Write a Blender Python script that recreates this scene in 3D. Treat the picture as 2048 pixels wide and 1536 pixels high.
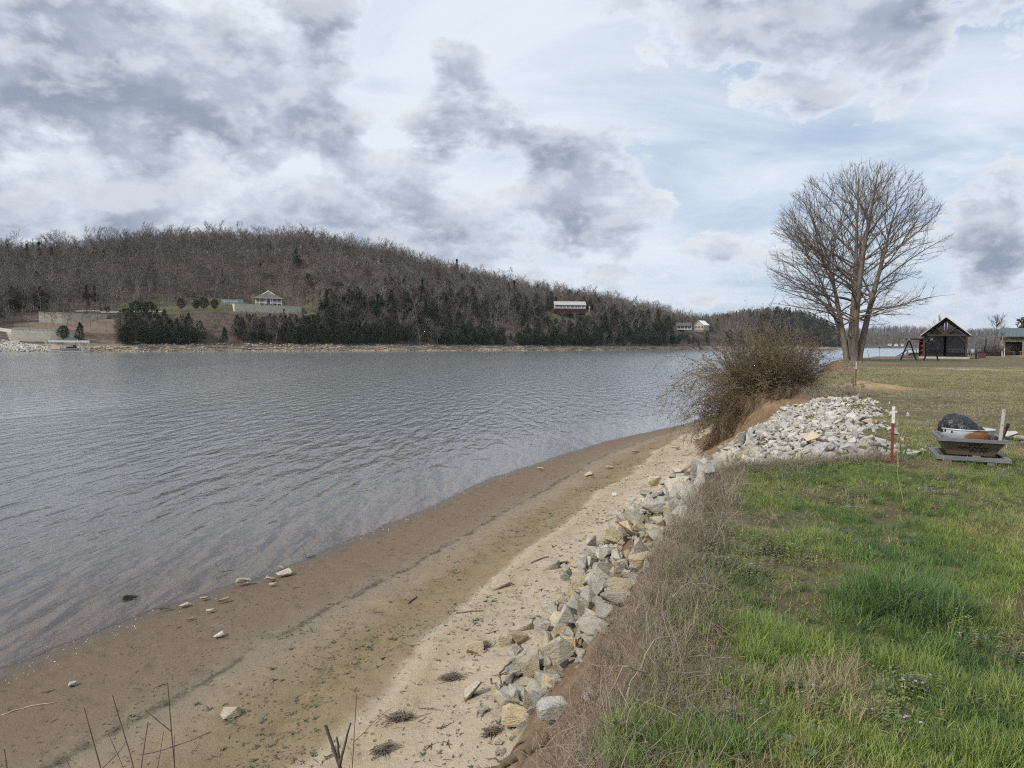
import bpy, bmesh, math, random
import numpy as np
from mathutils import Vector, Matrix, Euler

for o in list(bpy.data.objects):
    bpy.data.objects.remove(o)
SC = bpy.context.scene
COL = SC.collection
R = math.radians
rng = np.random.default_rng(11)
random.seed(11)

# ------------------------------------------------------------------ camera
CAMH = 5.2
FPX = 1420.0
PITCH = R(3.34)
ROLL = R(0.46)
cd = bpy.data.cameras.new('camera')
cam = bpy.data.objects.new('camera', cd)
COL.objects.link(cam)
cd.sensor_width = 36.0
cd.lens = FPX / 2048.0 * 36.0
cd.clip_start = 0.05
cd.clip_end = 20000
cam.matrix_world = Matrix.Translation((0, 0, CAMH)) @ Matrix.Rotation(math.pi / 2 - PITCH, 4, 'X') @ Matrix.Rotation(ROLL, 4, 'Z')
SC.camera = cam
SC.render.resolution_x = 1024
SC.render.resolution_y = 768

# ------------------------------------------------------------------ sun
SUN = Vector((-0.64, -0.50, 0.74)).normalized()
sl = bpy.data.lights.new('sun', 'SUN')
sl.energy = 3.1
sl.angle = R(3)
sl.color = (1.0, 0.94, 0.85)
so = bpy.data.objects.new('sun', sl)
so.rotation_euler = (-SUN).to_track_quat('-Z', 'Y').to_euler()
so.location = (-20, -10, 40)
COL.objects.link(so)

# ------------------------------------------------------------------ exposure
SC.view_settings.view_transform = 'Standard'
SC.view_settings.look = 'None'
SC.view_settings.gamma = 1.0
SC.view_settings.exposure = 0.16
SC.view_settings.use_curve_mapping = False


# ------------------------------------------------------------------ node helper
class NT:
    def __init__(self, tree):
        self.t = tree
        self.n = tree.nodes
        self.l = tree.links

    def new(self, typ, **kw):
        nd = self.n.new(typ)
        for k, v in kw.items():
            setattr(nd, k, v)
        return nd

    def put(self, sock, v):
        if isinstance(v, bpy.types.NodeSocket):
            self.l.new(v, sock)
        elif v is not None:
            if hasattr(sock, 'default_value'):
                try:
                    sock.default_value = v
                except Exception:
                    sock.default_value = tuple(v) + (1.0,)

    def math(self, op, a, b=None, c=None, clamp=False):
        nd = self.new('ShaderNodeMath', operation=op, use_clamp=clamp)
        self.put(nd.inputs[0], a)
        if b is not None:
            self.put(nd.inputs[1], b)
        if c is not None:
            self.put(nd.inputs[2], c)
        return nd.outputs[0]

    def vmath(self, op, a, b=None, scale=None):
        nd = self.new('ShaderNodeVectorMath', operation=op)
        self.put(nd.inputs[0], a)
        if b is not None:
            self.put(nd.inputs[1], b)
        if scale is not None:
            self.put(nd.inputs['Scale'], scale)
        return nd.outputs['Value'] if op in ('DOT_PRODUCT', 'LENGTH', 'DISTANCE') else nd.outputs[0]

    def noise(self, vec=None, scale=5.0, detail=4.0, rough=0.55, dist=0.0, dim='3D'):
        nd = self.new('ShaderNodeTexNoise', noise_dimensions=dim)
        if vec is not None:
            self.put(nd.inputs['Vector'], vec)
        self.put(nd.inputs['Scale'], scale)
        nd.inputs['Detail'].default_value = detail
        nd.inputs['Roughness'].default_value = rough
        nd.inputs['Distortion'].default_value = dist
        return nd.outputs['Fac']

    def voronoi(self, vec=None, scale=5.0, feature='F1', out='Distance', rand=1.0):
        nd = self.new('ShaderNodeTexVoronoi', feature=feature)
        if vec is not None:
            self.put(nd.inputs['Vector'], vec)
        self.put(nd.inputs['Scale'], scale)
        nd.inputs['Randomness'].default_value = rand
        return nd.outputs[out]

    def ramp(self, fac, stops, interp='LINEAR'):
        nd = self.new('ShaderNodeValToRGB')
        nd.color_ramp.interpolation = interp
        el = nd.color_ramp.elements
        while len(el) < len(stops):
            el.new(0.5)
        for e, (p, c) in zip(el, stops):
            e.position = p
            e.color = (c, c, c, 1) if isinstance(c, (int, float)) else tuple(c)[:3] + (1,)
        self.put(nd.inputs[0], fac)
        return nd.outputs[0]

    def mix(self, fac, a, b, mode='MIX'):
        nd = self.new('ShaderNodeMix', data_type='RGBA', blend_type=mode)
        self.put(nd.inputs[0], fac)
        self.put(nd.inputs[6], a if isinstance(a, bpy.types.NodeSocket) else tuple(a)[:3] + (1,))
        self.put(nd.inputs[7], b if isinstance(b, bpy.types.NodeSocket) else tuple(b)[:3] + (1,))
        return nd.outputs[2]

    def smooth(self, v, lo, hi, a=0.0, b=1.0):
        nd = self.new('ShaderNodeMapRange', interpolation_type='SMOOTHSTEP')
        self.put(nd.inputs[0], v)
        nd.inputs[1].default_value = lo
        nd.inputs[2].default_value = hi
        nd.inputs[3].default_value = a
        nd.inputs[4].default_value = b
        return nd.outputs[0]

    def attr(self, name, typ='GEOMETRY', out='Fac'):
        nd = self.new('ShaderNodeAttribute', attribute_name=name, attribute_type=typ)
        return nd.outputs[out]

    def bump(self, h, strength=0.5, dist=0.02, normal=None):
        nd = self.new('ShaderNodeBump')
        nd.inputs['Strength'].default_value = strength
        nd.inputs['Distance'].default_value = dist
        self.put(nd.inputs['Height'], h)
        if normal is not None:
            self.put(nd.inputs['Normal'], normal)
        return nd.outputs[0]


def pxdir(px, py):
    """unit-depth direction of a point of the picture"""
    x = (px - 1024) / FPX
    y = -(py - 768) / FPX
    c, s = math.cos(ROLL), math.sin(ROLL)
    x, y = x * c - y * s, x * s + y * c
    return np.array([x, math.cos(PITCH) + y * math.sin(PITCH), -math.sin(PITCH) + y * math.cos(PITCH)])


# ------------------------------------------------------------------ world: sky with broken cloud
W = bpy.data.worlds.new('World')
SC.world = W
W.use_nodes = True
W.node_tree.nodes.clear()
w = NT(W.node_tree)
sky = w.new('ShaderNodeTexSky', sky_type='NISHITA')
sky.sun_disc = False
sky.sun_elevation = math.asin(SUN.z)
sky.sun_rotation = math.atan2(SUN.x, SUN.y)
sky.altitude = 150
sky.air_density = 1.0
sky.dust_density = 2.0
D = w.new('ShaderNodeTexCoord').outputs['Generated']
sx = w.new('ShaderNodeSeparateXYZ')
w.put(sx.inputs[0], D)
P = w.vmath('MULTIPLY', D, (1.0, 1.0, 1.75))
# where the cloud masses stand (direction, angular size, weight)
SPOTS = [(60, 120, .16, .16), (250, 40, .10, .10), (360, 130, .09, .12), (500, 190, .075, .13), (90, 290, .12, .15), (330, 300, .08, .10), (200, 200, .05, .06), (650, 30, .075, .24), (670, 245, .05, .20), (930, 205, .065, .24), (900, 130, .04, .10),
         (1090, 310, .07, .20), (1230, 350, .075, .24), (1080, 270, .05, .06), (1330, 35, .10, .26), (1600, 30, .16, .30), (1830, 15, .12, .22), (640, 400, .10, .16), (820, 390, .10, .14), (200, 410, .14, .12), (500, 440, .08, .08), (1320, 540, .09, .07), (1420, 500, .04, .08), (1850, 545, .05, .09),
         (1985, 380, .04, .15), (1900, 400, .035, .10), (1632, 210, .024, .16), (1595, 238, .018, .13), (1150, 500, .14, .10), (2010, 505, .03, .2), (1960, 570, .04, .16), (1500, 490, .05, .10), (900, 480, .12, .08),
         (810, 70, .06, -.26), (760, 190, .045, -.22), (1080, 120, .09, -.26), (1450, 260, .13, -.20), (560, 290, .05, -.16), (420, 370, .05, -.20), (1750, 330, .12, -.16), (1480, 430, .10, -.12), (1900, 220, .12, -.16), (1190, 170, .07, -.2), (1340, 190, .08, -.22), (1010, 340, .045, -.16), (760, 320, .045, -.16)]
bias = None
for (px, py, sig, wt) in SPOTS:
    dv = pxdir(px, py)
    dv = dv / np.linalg.norm(dv)
    d2 = w.vmath('DISTANCE', D, tuple(dv))
    g = w.math('MULTIPLY', d2, 1.0 / sig)
    g = w.math('MULTIPLY', w.math('EXPONENT', w.math('MULTIPLY', w.math('MULTIPLY', g, g), -0.9)), wt)
    bias = g if bias is None else w.math('ADD', bias, g)


warp = w.new('ShaderNodeTexNoise', noise_dimensions='3D')
w.put(warp.inputs['Vector'], P)
warp.inputs['Scale'].default_value = 6.0
warp.inputs['Detail'].default_value = 2
V2 = w.vmath('ADD', P, w.vmath('SCALE', w.vmath('SUBTRACT', warp.outputs['Color'], (0.5, 0.5, 0.5)), scale=0.05))


def cloud_density(vec, octs=8):
    big = w.noise(vec, 4.2, 1, 0.5)
    fine = w.noise(vec, 11.5, octs, 0.60)
    return w.math('ADD', w.math('MULTIPLY', big, 0.45), w.math('MULTIPLY', fine, 1.05))


n0 = cloud_density(V2)
# the same field a little higher up gives the lit tops and the grey bases
n1 = cloud_density(w.vmath('ADD', V2, (SUN.x * .012, SUN.y * .012, .045)), 4)
dens = w.math('ADD', w.math('SUBTRACT', n0, 0.755), bias)
mask = w.smooth(dens, 0.0, 0.075)
thick = w.smooth(dens, 0.0, 0.30)
lit = w.smooth(w.math('SUBTRACT', n0, n1), -0.05, 0.20)
tone = w.smooth(w.noise(P, 8.0, 3, .6), .36, .64)
core = w.mix(tone, (.235, .28, .375), (.40, .452, .56))
rim = (.69, .745, .82)
ccol = w.mix(thick, rim, core)
ccol = w.mix(w.math('MULTIPLY', lit, 0.45), ccol, (.80, .83, .87))
# thin high veil over blue
den = w.math('ADD', w.math('MAXIMUM', sx.outputs[2], 0.0), 0.22)
cx = w.new('ShaderNodeCombineXYZ')
w.put(cx.inputs[0], w.math('DIVIDE', sx.outputs[0], den))
w.put(cx.inputs[1], w.math('DIVIDE', sx.outputs[1], den))
veil_n = w.noise(w.vmath('MULTIPLY', cx.outputs[0], (1.0, 1.7, 1)), 1.2, 6, 0.58, 0.5)
azim = w.math('MULTIPLY', sx.outputs[0], 0.26)
veil = w.smooth(w.math('SUBTRACT', veil_n, azim), 0.18, 0.60)
blue = w.mix(0.6, w.vmath('SCALE', sky.outputs[0], scale=0.10), (.50, .61, .79))
skyc = w.mix(w.math('MULTIPLY', veil, 0.92), blue, (.74, .80, .87))
# greyer blue towards the horizon
hz = w.smooth(sx.outputs[2], 0.0, 0.16, 1.0, 0.0)
skyc = w.mix(w.math('MULTIPLY', hz, 0.45), skyc, (.60, .69, .82))
out = w.mix(w.math('MULTIPLY', mask, 0.93), skyc, ccol)
bg = w.new('ShaderNodeBackground')
w.put(bg.inputs[0], out)
bg.inputs[1].default_value = 1.0
W.cycles.sampling_method = 'MANUAL'
W.cycles.sample_map_resolution = 512
SC.cycles.max_bounces = 5
SC.cycles.diffuse_bounces = 2
SC.cycles.glossy_bounces = 2
SC.cycles.transparent_max_bounces = 10
SC.cycles.caustics_reflective = False
SC.cycles.caustics_refractive = False
SC.cycles.use_denoising = False
SC.cycles.use_adaptive_sampling = True
SC.cycles.adaptive_threshold = 0.03
SC.cycles.pixel_filter_type = 'BLACKMAN_HARRIS'
SC.cycles.filter_width = 1.15
w.l.new(bg.outputs[0], w.new('ShaderNodeOutputWorld').inputs[0])


# ------------------------------------------------------------------ materials
MATS = {}


def mat(name, rough=0.8, spec=0.3, metal=0.0):
    m = bpy.data.materials.new(name)
    m.use_nodes = True
    m.node_tree.nodes.clear()
    t = NT(m.node_tree)
    p = t.new('ShaderNodeBsdfPrincipled')
    o = t.new('ShaderNodeOutputMaterial')
    t.l.new(p.outputs[0], o.inputs[0])
    p.inputs['Roughness'].default_value = rough
    p.inputs['Specular IOR Level'].default_value = spec
    p.inputs['Metallic'].default_value = metal
    MATS[name] = m
    return m, t, p


def simple(name, c1, c2=None, scale=6.0, rough=0.75, spec=0.3, metal=0.0, bump=0.0, rand=0.0, stretch=None, bdist=0.01):
    """a two-tone noisy surface; rand shifts its tone from object to object"""
    m, t, p = mat(name, rough, spec, metal)
    tc = t.new('ShaderNodeTexCoord').outputs['Object']
    if stretch:
        tc = t.vmath('MULTIPLY', tc, stretch)
    n = t.noise(tc, scale, 5, 0.6)
    c = t.mix(t.smooth(n, 0.3, 0.7), c1, c2 if c2 else tuple(v * 0.75 for v in c1))
    if rand:
        oi = t.new('ShaderNodeObjectInfo').outputs['Random']
        k = t.math('ADD', t.math('MULTIPLY', oi, 2 * rand), 1 - rand)
        c = t.vmath('SCALE', c, scale=k)
    t.put(p.inputs['Base Color'], c)
    if bump:
        t.put(p.inputs['Normal'], t.bump(t.noise(tc, scale * 4, 6, 0.65), bump, bdist))
    return m


# ------------------------------------------------------------------ numpy noise
def _hash(i, j, seed):
    h = (i.astype(np.int64) * 374761393 + j.astype(np.int64) * 668265263 + seed * 1442695041) & 0x7fffffff
    h = ((h ^ (h >> 13)) * 1274126177) & 0x7fffffff
    return ((h ^ (h >> 16)) & 0xffff) / 65535.0


def vnoise(x, y, seed=0):
    i = np.floor(x)
    j = np.floor(y)
    fx = x - i
    fy = y - j
    fx = fx * fx * (3 - 2 * fx)
    fy = fy * fy * (3 - 2 * fy)
    a = _hash(i, j, seed)
    b = _hash(i + 1, j, seed)
    c = _hash(i, j + 1, seed)
    d = _hash(i + 1, j + 1, seed)
    return (a * (1 - fx) + b * fx) * (1 - fy) + (c * (1 - fx) + d * fx) * fy


def fbm(x, y, seed=0, oct=4):
    s = 0
    a = 0.5
    for k in range(oct):
        s = s + a * vnoise(x * 2 ** k, y * 2 ** k, seed + k)
        a *= 0.5
    return s / (1 - 0.5 ** oct)


# ------------------------------------------------------------------ object helpers
def tag(o, label=None, cat=None, group=None, kind=None):
    if label:
        o['label'] = label
    if cat:
        o['category'] = cat
    if group:
        o['group'] = group
    if kind:
        o['kind'] = kind
    return o


def mesh(name, V, F, mats=None, smooth=False, attrs=None, midx=None):
    me = bpy.data.meshes.new(name)
    V = np.asarray(V, dtype=np.float32).reshape(-1, 3)
    if isinstance(F, np.ndarray):
        nf, k = F.shape
        me.vertices.add(len(V))
        me.vertices.foreach_set('co', V.ravel())
        me.loops.add(nf * k)
        me.loops.foreach_set('vertex_index', F.astype(np.int32).ravel())
        me.polygons.add(nf)
        me.polygons.foreach_set('loop_start', np.arange(0, nf * k, k, dtype=np.int32))
        me.update(calc_edges=True)
    else:
        me.from_pydata(V.tolist(), [], F)
        me.update()
    if mats:
        for m in (mats if isinstance(mats, (list, tuple)) else [mats]):
            me.materials.append(m)
    if midx is not None:
        me.polygons.foreach_set('material_index', np.asarray(midx, dtype=np.int32))
    if smooth:
        me.polygons.foreach_set('use_smooth', np.ones(len(me.polygons), dtype=bool))
    for k, v in (attrs or {}).items():
        a = me.attributes.new(k, 'FLOAT', 'POINT')
        a.data.foreach_set('value', np.asarray(v, dtype=np.float32))
    return me


def obj(name, me, parent=None, loc=(0, 0, 0), rot=(0, 0, 0), scale=None, link=True):
    o = bpy.data.objects.new(name, me)
    if link:
        COL.objects.link(o)
    o.location = loc
    o.rotation_euler = rot
    if scale is not None:
        o.scale = (scale,) * 3 if isinstance(scale, (int, float)) else scale
    o.parent = parent
    return o


def empty(name, loc, rz=0.0, label=None, cat=None, group=None):
    o = bpy.data.objects.new(name, None)
    o.empty_display_size = 0.2
    COL.objects.link(o)
    o.location = loc
    o.rotation_euler = (0, 0, rz)
    return tag(o, label, cat, group)


class MB:
    """collects boxes, prisms and tubes for ONE mesh"""

    def __init__(self):
        self.v = []
        self.f = []

    def box(self, c, s, rot=None):
        n = len(self.v)
        M = rot if rot is not None else None
        for dx, dy, dz in ((-1, -1, -1), (1, -1, -1), (1, 1, -1), (-1, 1, -1), (-1, -1, 1), (1, -1, 1), (1, 1, 1), (-1, 1, 1)):
            p = Vector((dx * s[0] / 2, dy * s[1] / 2, dz * s[2] / 2))
            if M is not None:
                p = M @ p
            self.v.append((p.x + c[0], p.y + c[1], p.z + c[2]))
        for q in ((0, 3, 2, 1), (4, 5, 6, 7), (0, 1, 5, 4), (1, 2, 6, 5), (2, 3, 7, 6), (3, 0, 4, 7)):
            self.f.append([n + i for i in q])
        return self

    def beam(self, a, b, wd, th=None):
        """a square bar from a to b"""
        a = Vector(a)
        b = Vector(b)
        d = b - a
        L = d.length
        q = d.to_track_quat('Z', 'Y').to_matrix()
        return self.box((a + b) / 2, (wd, th or wd, L), q)

    def prism(self, poly, y0, y1):
        """polygon in xz extruded along y"""
        n = len(self.v)
        k = len(poly)
        for (x, z) in poly:
            self.v.append((x, y0, z))
        for (x, z) in poly:
            self.v.append((x, y1, z))
        self.f.append([n + i for i in range(k)])
        self.f.append([n + k + i for i in reversed(range(k))])
        for i in range(k):
            j = (i + 1) % k
            self.f.append([n + j, n + i, n + k + i, n + k + j])
        return self

    def tube(self, pts, rad, sides=6):
        V, F = tubes([(np.array(pts, float), np.array(rad if hasattr(rad, '__len__') else [rad] * len(pts), float))], sides)
        n = len(self.v)
        self.v += V.tolist()
        self.f += [[n + i for i in q] for q in F]
        # caps
        k = sides
        m = len(pts)
        self.f.append([n + i for i in reversed(range(k))])
        self.f.append([n + (m - 1) * k + i for i in range(k)])
        return self

    def me(self, name, m, smooth=False):
        return mesh(name, self.v, self.f, m, smooth)

    def part(self, name, m, parent, smooth=False):
        return obj(name, self.me(name, m, smooth), parent)


def tubes(polys, sides=3):
    """tapered tubes along polylines -> one vertex and quad array"""
    VV = []
    FF = []
    n = 0
    ang = np.linspace(0, 2 * math.pi, sides, endpoint=False)
    ca = np.cos(ang)
    sa = np.sin(ang)
    for pts, rad in polys:
        m = len(pts)
        t = np.empty_like(pts)
        t[1:-1] = pts[2:] - pts[:-2]
        t[0] = pts[1] - pts[0]
        t[-1] = pts[-1] - pts[-2]
        t /= np.maximum(np.linalg.norm(t, axis=1, keepdims=True), 1e-9)
        up = np.array([0.13, 0.21, 0.97]) if abs(t[0][2]) < 0.9 else np.array([0.97, 0.2, 0.1])
        a = np.cross(t, up)
        a /= np.maximum(np.linalg.norm(a, axis=1, keepdims=True), 1e-9)
        b = np.cross(t, a)
        ring = pts[:, None, :] + rad[:, None, None] * (a[:, None, :] * ca[None, :, None] + b[:, None, :] * sa[None, :, None])
        VV.append(ring.reshape(-1, 3))
        i = np.arange(m - 1)[:, None] * sides
        j = np.arange(sides)[None, :]
        j2 = (j + 1) % sides
        q = np.stack([n + i + j, n + i + j2, n + i + sides + j2, n + i + sides + j], axis=-1).reshape(-1, 4)
        FF.append(q)
        n += m * sides
    return np.concatenate(VV), np.concatenate(FF)


def scatter(name, pts, variants, rot, scl, vid, label, cat, tint=None):
    """uncountable stuff: copies of small source meshes on given points, as one object"""
    pts = np.asarray(pts, dtype=np.float32)
    me = bpy.data.meshes.new(name)
    me.vertices.add(len(pts))
    me.vertices.foreach_set('co', pts.ravel())
    for nm, ty, arr in (('rot', 'FLOAT_VECTOR', rot), ('scl', 'FLOAT', scl), ('vid', 'INT', vid), ('tint', 'FLOAT', tint if tint is not None else np.zeros(len(pts)))):
        a = me.attributes.new(nm, ty, 'POINT')
        if ty == 'FLOAT_VECTOR':
            a.data.foreach_set('vector', np.asarray(arr, dtype=np.float32).ravel())
        else:
            a.data.foreach_set('value', np.asarray(arr, dtype=np.int32 if ty == 'INT' else np.float32))
    o = obj(name, me)
    src = bpy.data.collections.new(name + '_source')
    for i, v in enumerate(variants):
        src.objects.link(bpy.data.objects.new('%s_source_%02d' % (name, i), v))
    g = bpy.data.node_groups.new(name + '_scatter', 'GeometryNodeTree')
    g.interface.new_socket('Geometry', in_out='INPUT', socket_type='NodeSocketGeometry')
    g.interface.new_socket('Geometry', in_out='OUTPUT', socket_type='NodeSocketGeometry')
    N = g.nodes
    gi = N.new('NodeGroupInput')
    go = N.new('NodeGroupOutput')
    ci = N.new('GeometryNodeCollectionInfo')
    ci.inputs['Collection'].default_value = src
    ci.inputs['Separate Children'].default_value = True
    ci.inputs['Reset Children'].default_value = True
    ip = N.new('GeometryNodeInstanceOnPoints')
    ip.inputs['Pick Instance'].default_value = True

    def at(nm, dt):
        q = N.new('GeometryNodeInputNamedAttribute')
        q.data_type = dt
        q.inputs['Name'].default_value = nm
        return q.outputs['Attribute']
    e2r = N.new('FunctionNodeEulerToRotation')
    g.links.new(at('rot', 'FLOAT_VECTOR'), e2r.inputs[0])
    g.links.new(gi.outputs[0], ip.inputs['Points'])
    g.links.new(ci.outputs[0], ip.inputs['Instance'])
    g.links.new(at('vid', 'INT'), ip.inputs['Instance Index'])
    g.links.new(e2r.outputs[0], ip.inputs['Rotation'])
    g.links.new(at('scl', 'FLOAT'), ip.inputs['Scale'])
    g.links.new(ip.outputs[0], go.inputs[0])
    md = o.modifiers.new('scatter', 'NODES')
    md.node_group = g
    return tag(o, label, cat, kind='stuff')


# ------------------------------------------------------------------ the near shore: crest of the bank, its foot, the waterline
CREST = np.array([(-9, -16), (-5, -6), (-2.4, -1.2), (-1.2, 0.2), (-0.3, 1.7), (0.37, 2.75), (0.95, 4.6), (1.85, 7.2), (2.9, 9.4), (5.2, 10.2), (6.9, 14),
                  (9.0, 18.5), (10.6, 22.4), (10.9, 24.2), (9.4, 25.0), (8.6, 26.4), (10.2, 30.5), (14, 35.5), (21, 45), (29, 61), (36, 79), (51, 103), (74, 130),
                  (110, 170), (160, 235), (240, 340)], float)
FOOT = np.array([(-16, -16), (-9, -6), (-5, -1.5), (-2.6, 1.6), (-1.5, 3.3), (-0.75, 4.7), (-0.22, 5.7), (0.02, 6.6), (0.18, 7.5), (0.68, 9.6), (1.43, 12.6), (3.35, 17.5), (5.4, 22.4), (6.4, 24.8),
                 (7.0, 27.5), (9.2, 32), (13, 37.5), (20, 47), (27.5, 62), (34, 80), (48.5, 105), (71, 132.5), (107, 173), (157, 238), (237, 343)], float)
WATER = np.array([(-30, -16), (-19, -4), (-13, 4.0), (-9.7, 8.2), (-8.01, 10.87), (-6.72, 13.5), (-5.01, 16.2), (-3.24, 20.5), (-0.72, 27.1), (4.64, 37), (11.28, 46), (16, 54), (24, 68),
                  (31, 83), (45, 108), (68, 135), (104, 176), (154, 241), (234, 346)], float)
FARPTS = np.array([(420, 420), (420, -60), (-20, -60)], float)


def pdist(P2, L):
    a = L[:-1]
    b = L[1:]
    d = np.full(len(P2), 1e9)
    for k in range(len(a)):
        e = b[k] - a[k]
        t = np.clip(((P2 - a[k]) @ e) / (e @ e), 0, 1)
        q = P2 - a[k] - t[:, None] * e
        d = np.minimum(d, np.einsum('ij,ij->i', q, q))
    return np.sqrt(d)


def inside(P2, L):
    poly = np.vstack([L, FARPTS])
    x = P2[:, 0]
    y = P2[:, 1]
    r = np.zeros(len(P2), bool)
    j = len(poly) - 1
    for i in range(len(poly)):
        xi, yi = poly[i]
        xj, yj = poly[j]
        c = ((yi > y) != (yj > y)) & (x < (xj - xi) * (y - yi) / (yj - yi + 1e-12) + xi)
        r ^= c
        j = i
    return r


ZL, ZF = 3.5, 1.25


def shore(P2):
    """zone weights and height of the near shore at points (n,2): z, lawn distance, bank t, beach u"""
    P2 = np.asarray(P2, float)
    # wander the lines a little so that no edge runs straight
    wob = np.stack([fbm(P2[:, 0] * 0.9, P2[:, 1] * 0.9, 5, 3) - .5, fbm(P2[:, 0] * 0.9, P2[:, 1] * 0.9, 9, 3) - .5], 1)
    near = np.clip(P2[:, 1] / 12, 0.15, 1)[:, None]
    Q = P2 + wob * 0.55 * near
    dc = pdist(Q, CREST)
    df = pdist(Q, FOOT)
    Qw = P2 + wob * 0.35
    dw = pdist(Qw, WATER)
    il = inside(Q, CREST)
    ib = inside(Q, FOOT)
    iw = inside(Qw, WATER)
    x, y = P2[:, 0], P2[:, 1]
    n1 = fbm(x * 0.35, y * 0.35, 1, 4) - .5
    n2 = fbm(x * 2.1, y * 2.1, 2, 4) - .5
    lawn = np.where(il, dc, -dc)
    t = np.clip(df / np.maximum(df + dc, 1e-6), 0, 1)
    u = np.clip(dw / np.maximum(dw + df, 1e-6), 0, 1)
    zl = ZL + 0.10 * n1 + 0.05 * n2 + 0.0
    zl = zl + (0.26 + .25 * n2) * np.exp(-(((x - 13.6) / 1.6) ** 2 + ((y - 27.6) / 1.1) ** 2)) + 0.07 * np.exp(-lawn / 0.8) * (lawn > 0)
    g = 1 - (1 - t) ** np.interp(y, [7, 11], [1.0, 1.75])
    gc = np.interp(t, [0, .30, .38, .60, .68, 1], [0, .17, .25, .85, .93, 1])
    kc = np.clip((y - 21.5) / 2.0, 0, 1) * np.clip((36 - y) / 4, 0, 1)
    g = g * (1 - kc) + gc * kc
    zf = ZF + 0.05 * n2
    zb = zf + (zl - zf) * g + (0.28 * n2 + .12 * n1) * np.sin(np.pi * t)
    zbeach = zf * (0.25 * u + 0.75 * u ** 1.15) + 0.03 * n2 * np.sin(np.pi * u) + 0.025 * np.sin(u * 34 + 3 * n1) * np.sin(np.pi * u) * (u > .3)
    zw = -np.minimum(0.055 * dw, 5.0)
    z = np.where(il, zl, np.where(ib, zb, np.where(iw, zbeach, zw)))
    zone = np.where(il, 2, np.where(ib, 1, 0))
    return z, lawn, np.where(il, 1.0, np.where(ib, t, 0.0)), np.where(ib | il, 1.0, np.where(iw, u, -np.minimum(dw / 10, 1.0))), zone


def zat(x, y):
    return float(shore(np.array([[x, y]]))[0][0])


def ground(px, py, tmax=200.0):
    """the point of the near ground seen at a place of the picture"""
    d = pxdir(px, py)
    ts = np.geomspace(1.8, tmax, 900)
    Pp = np.stack([d[0] * ts, d[1] * ts], 1)
    z = shore(Pp)[0]
    rz = CAMH + d[2] * ts
    k = np.argmax(rz < z)
    t = ts[k]
    return Vector((d[0] * t, d[1] * t, float(z[k])))


def atdepth(px, py, Y):
    d = pxdir(px, py)
    t = Y / d[1]
    return Vector((d[0] * t, Y, CAMH + d[2] * t))
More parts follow.
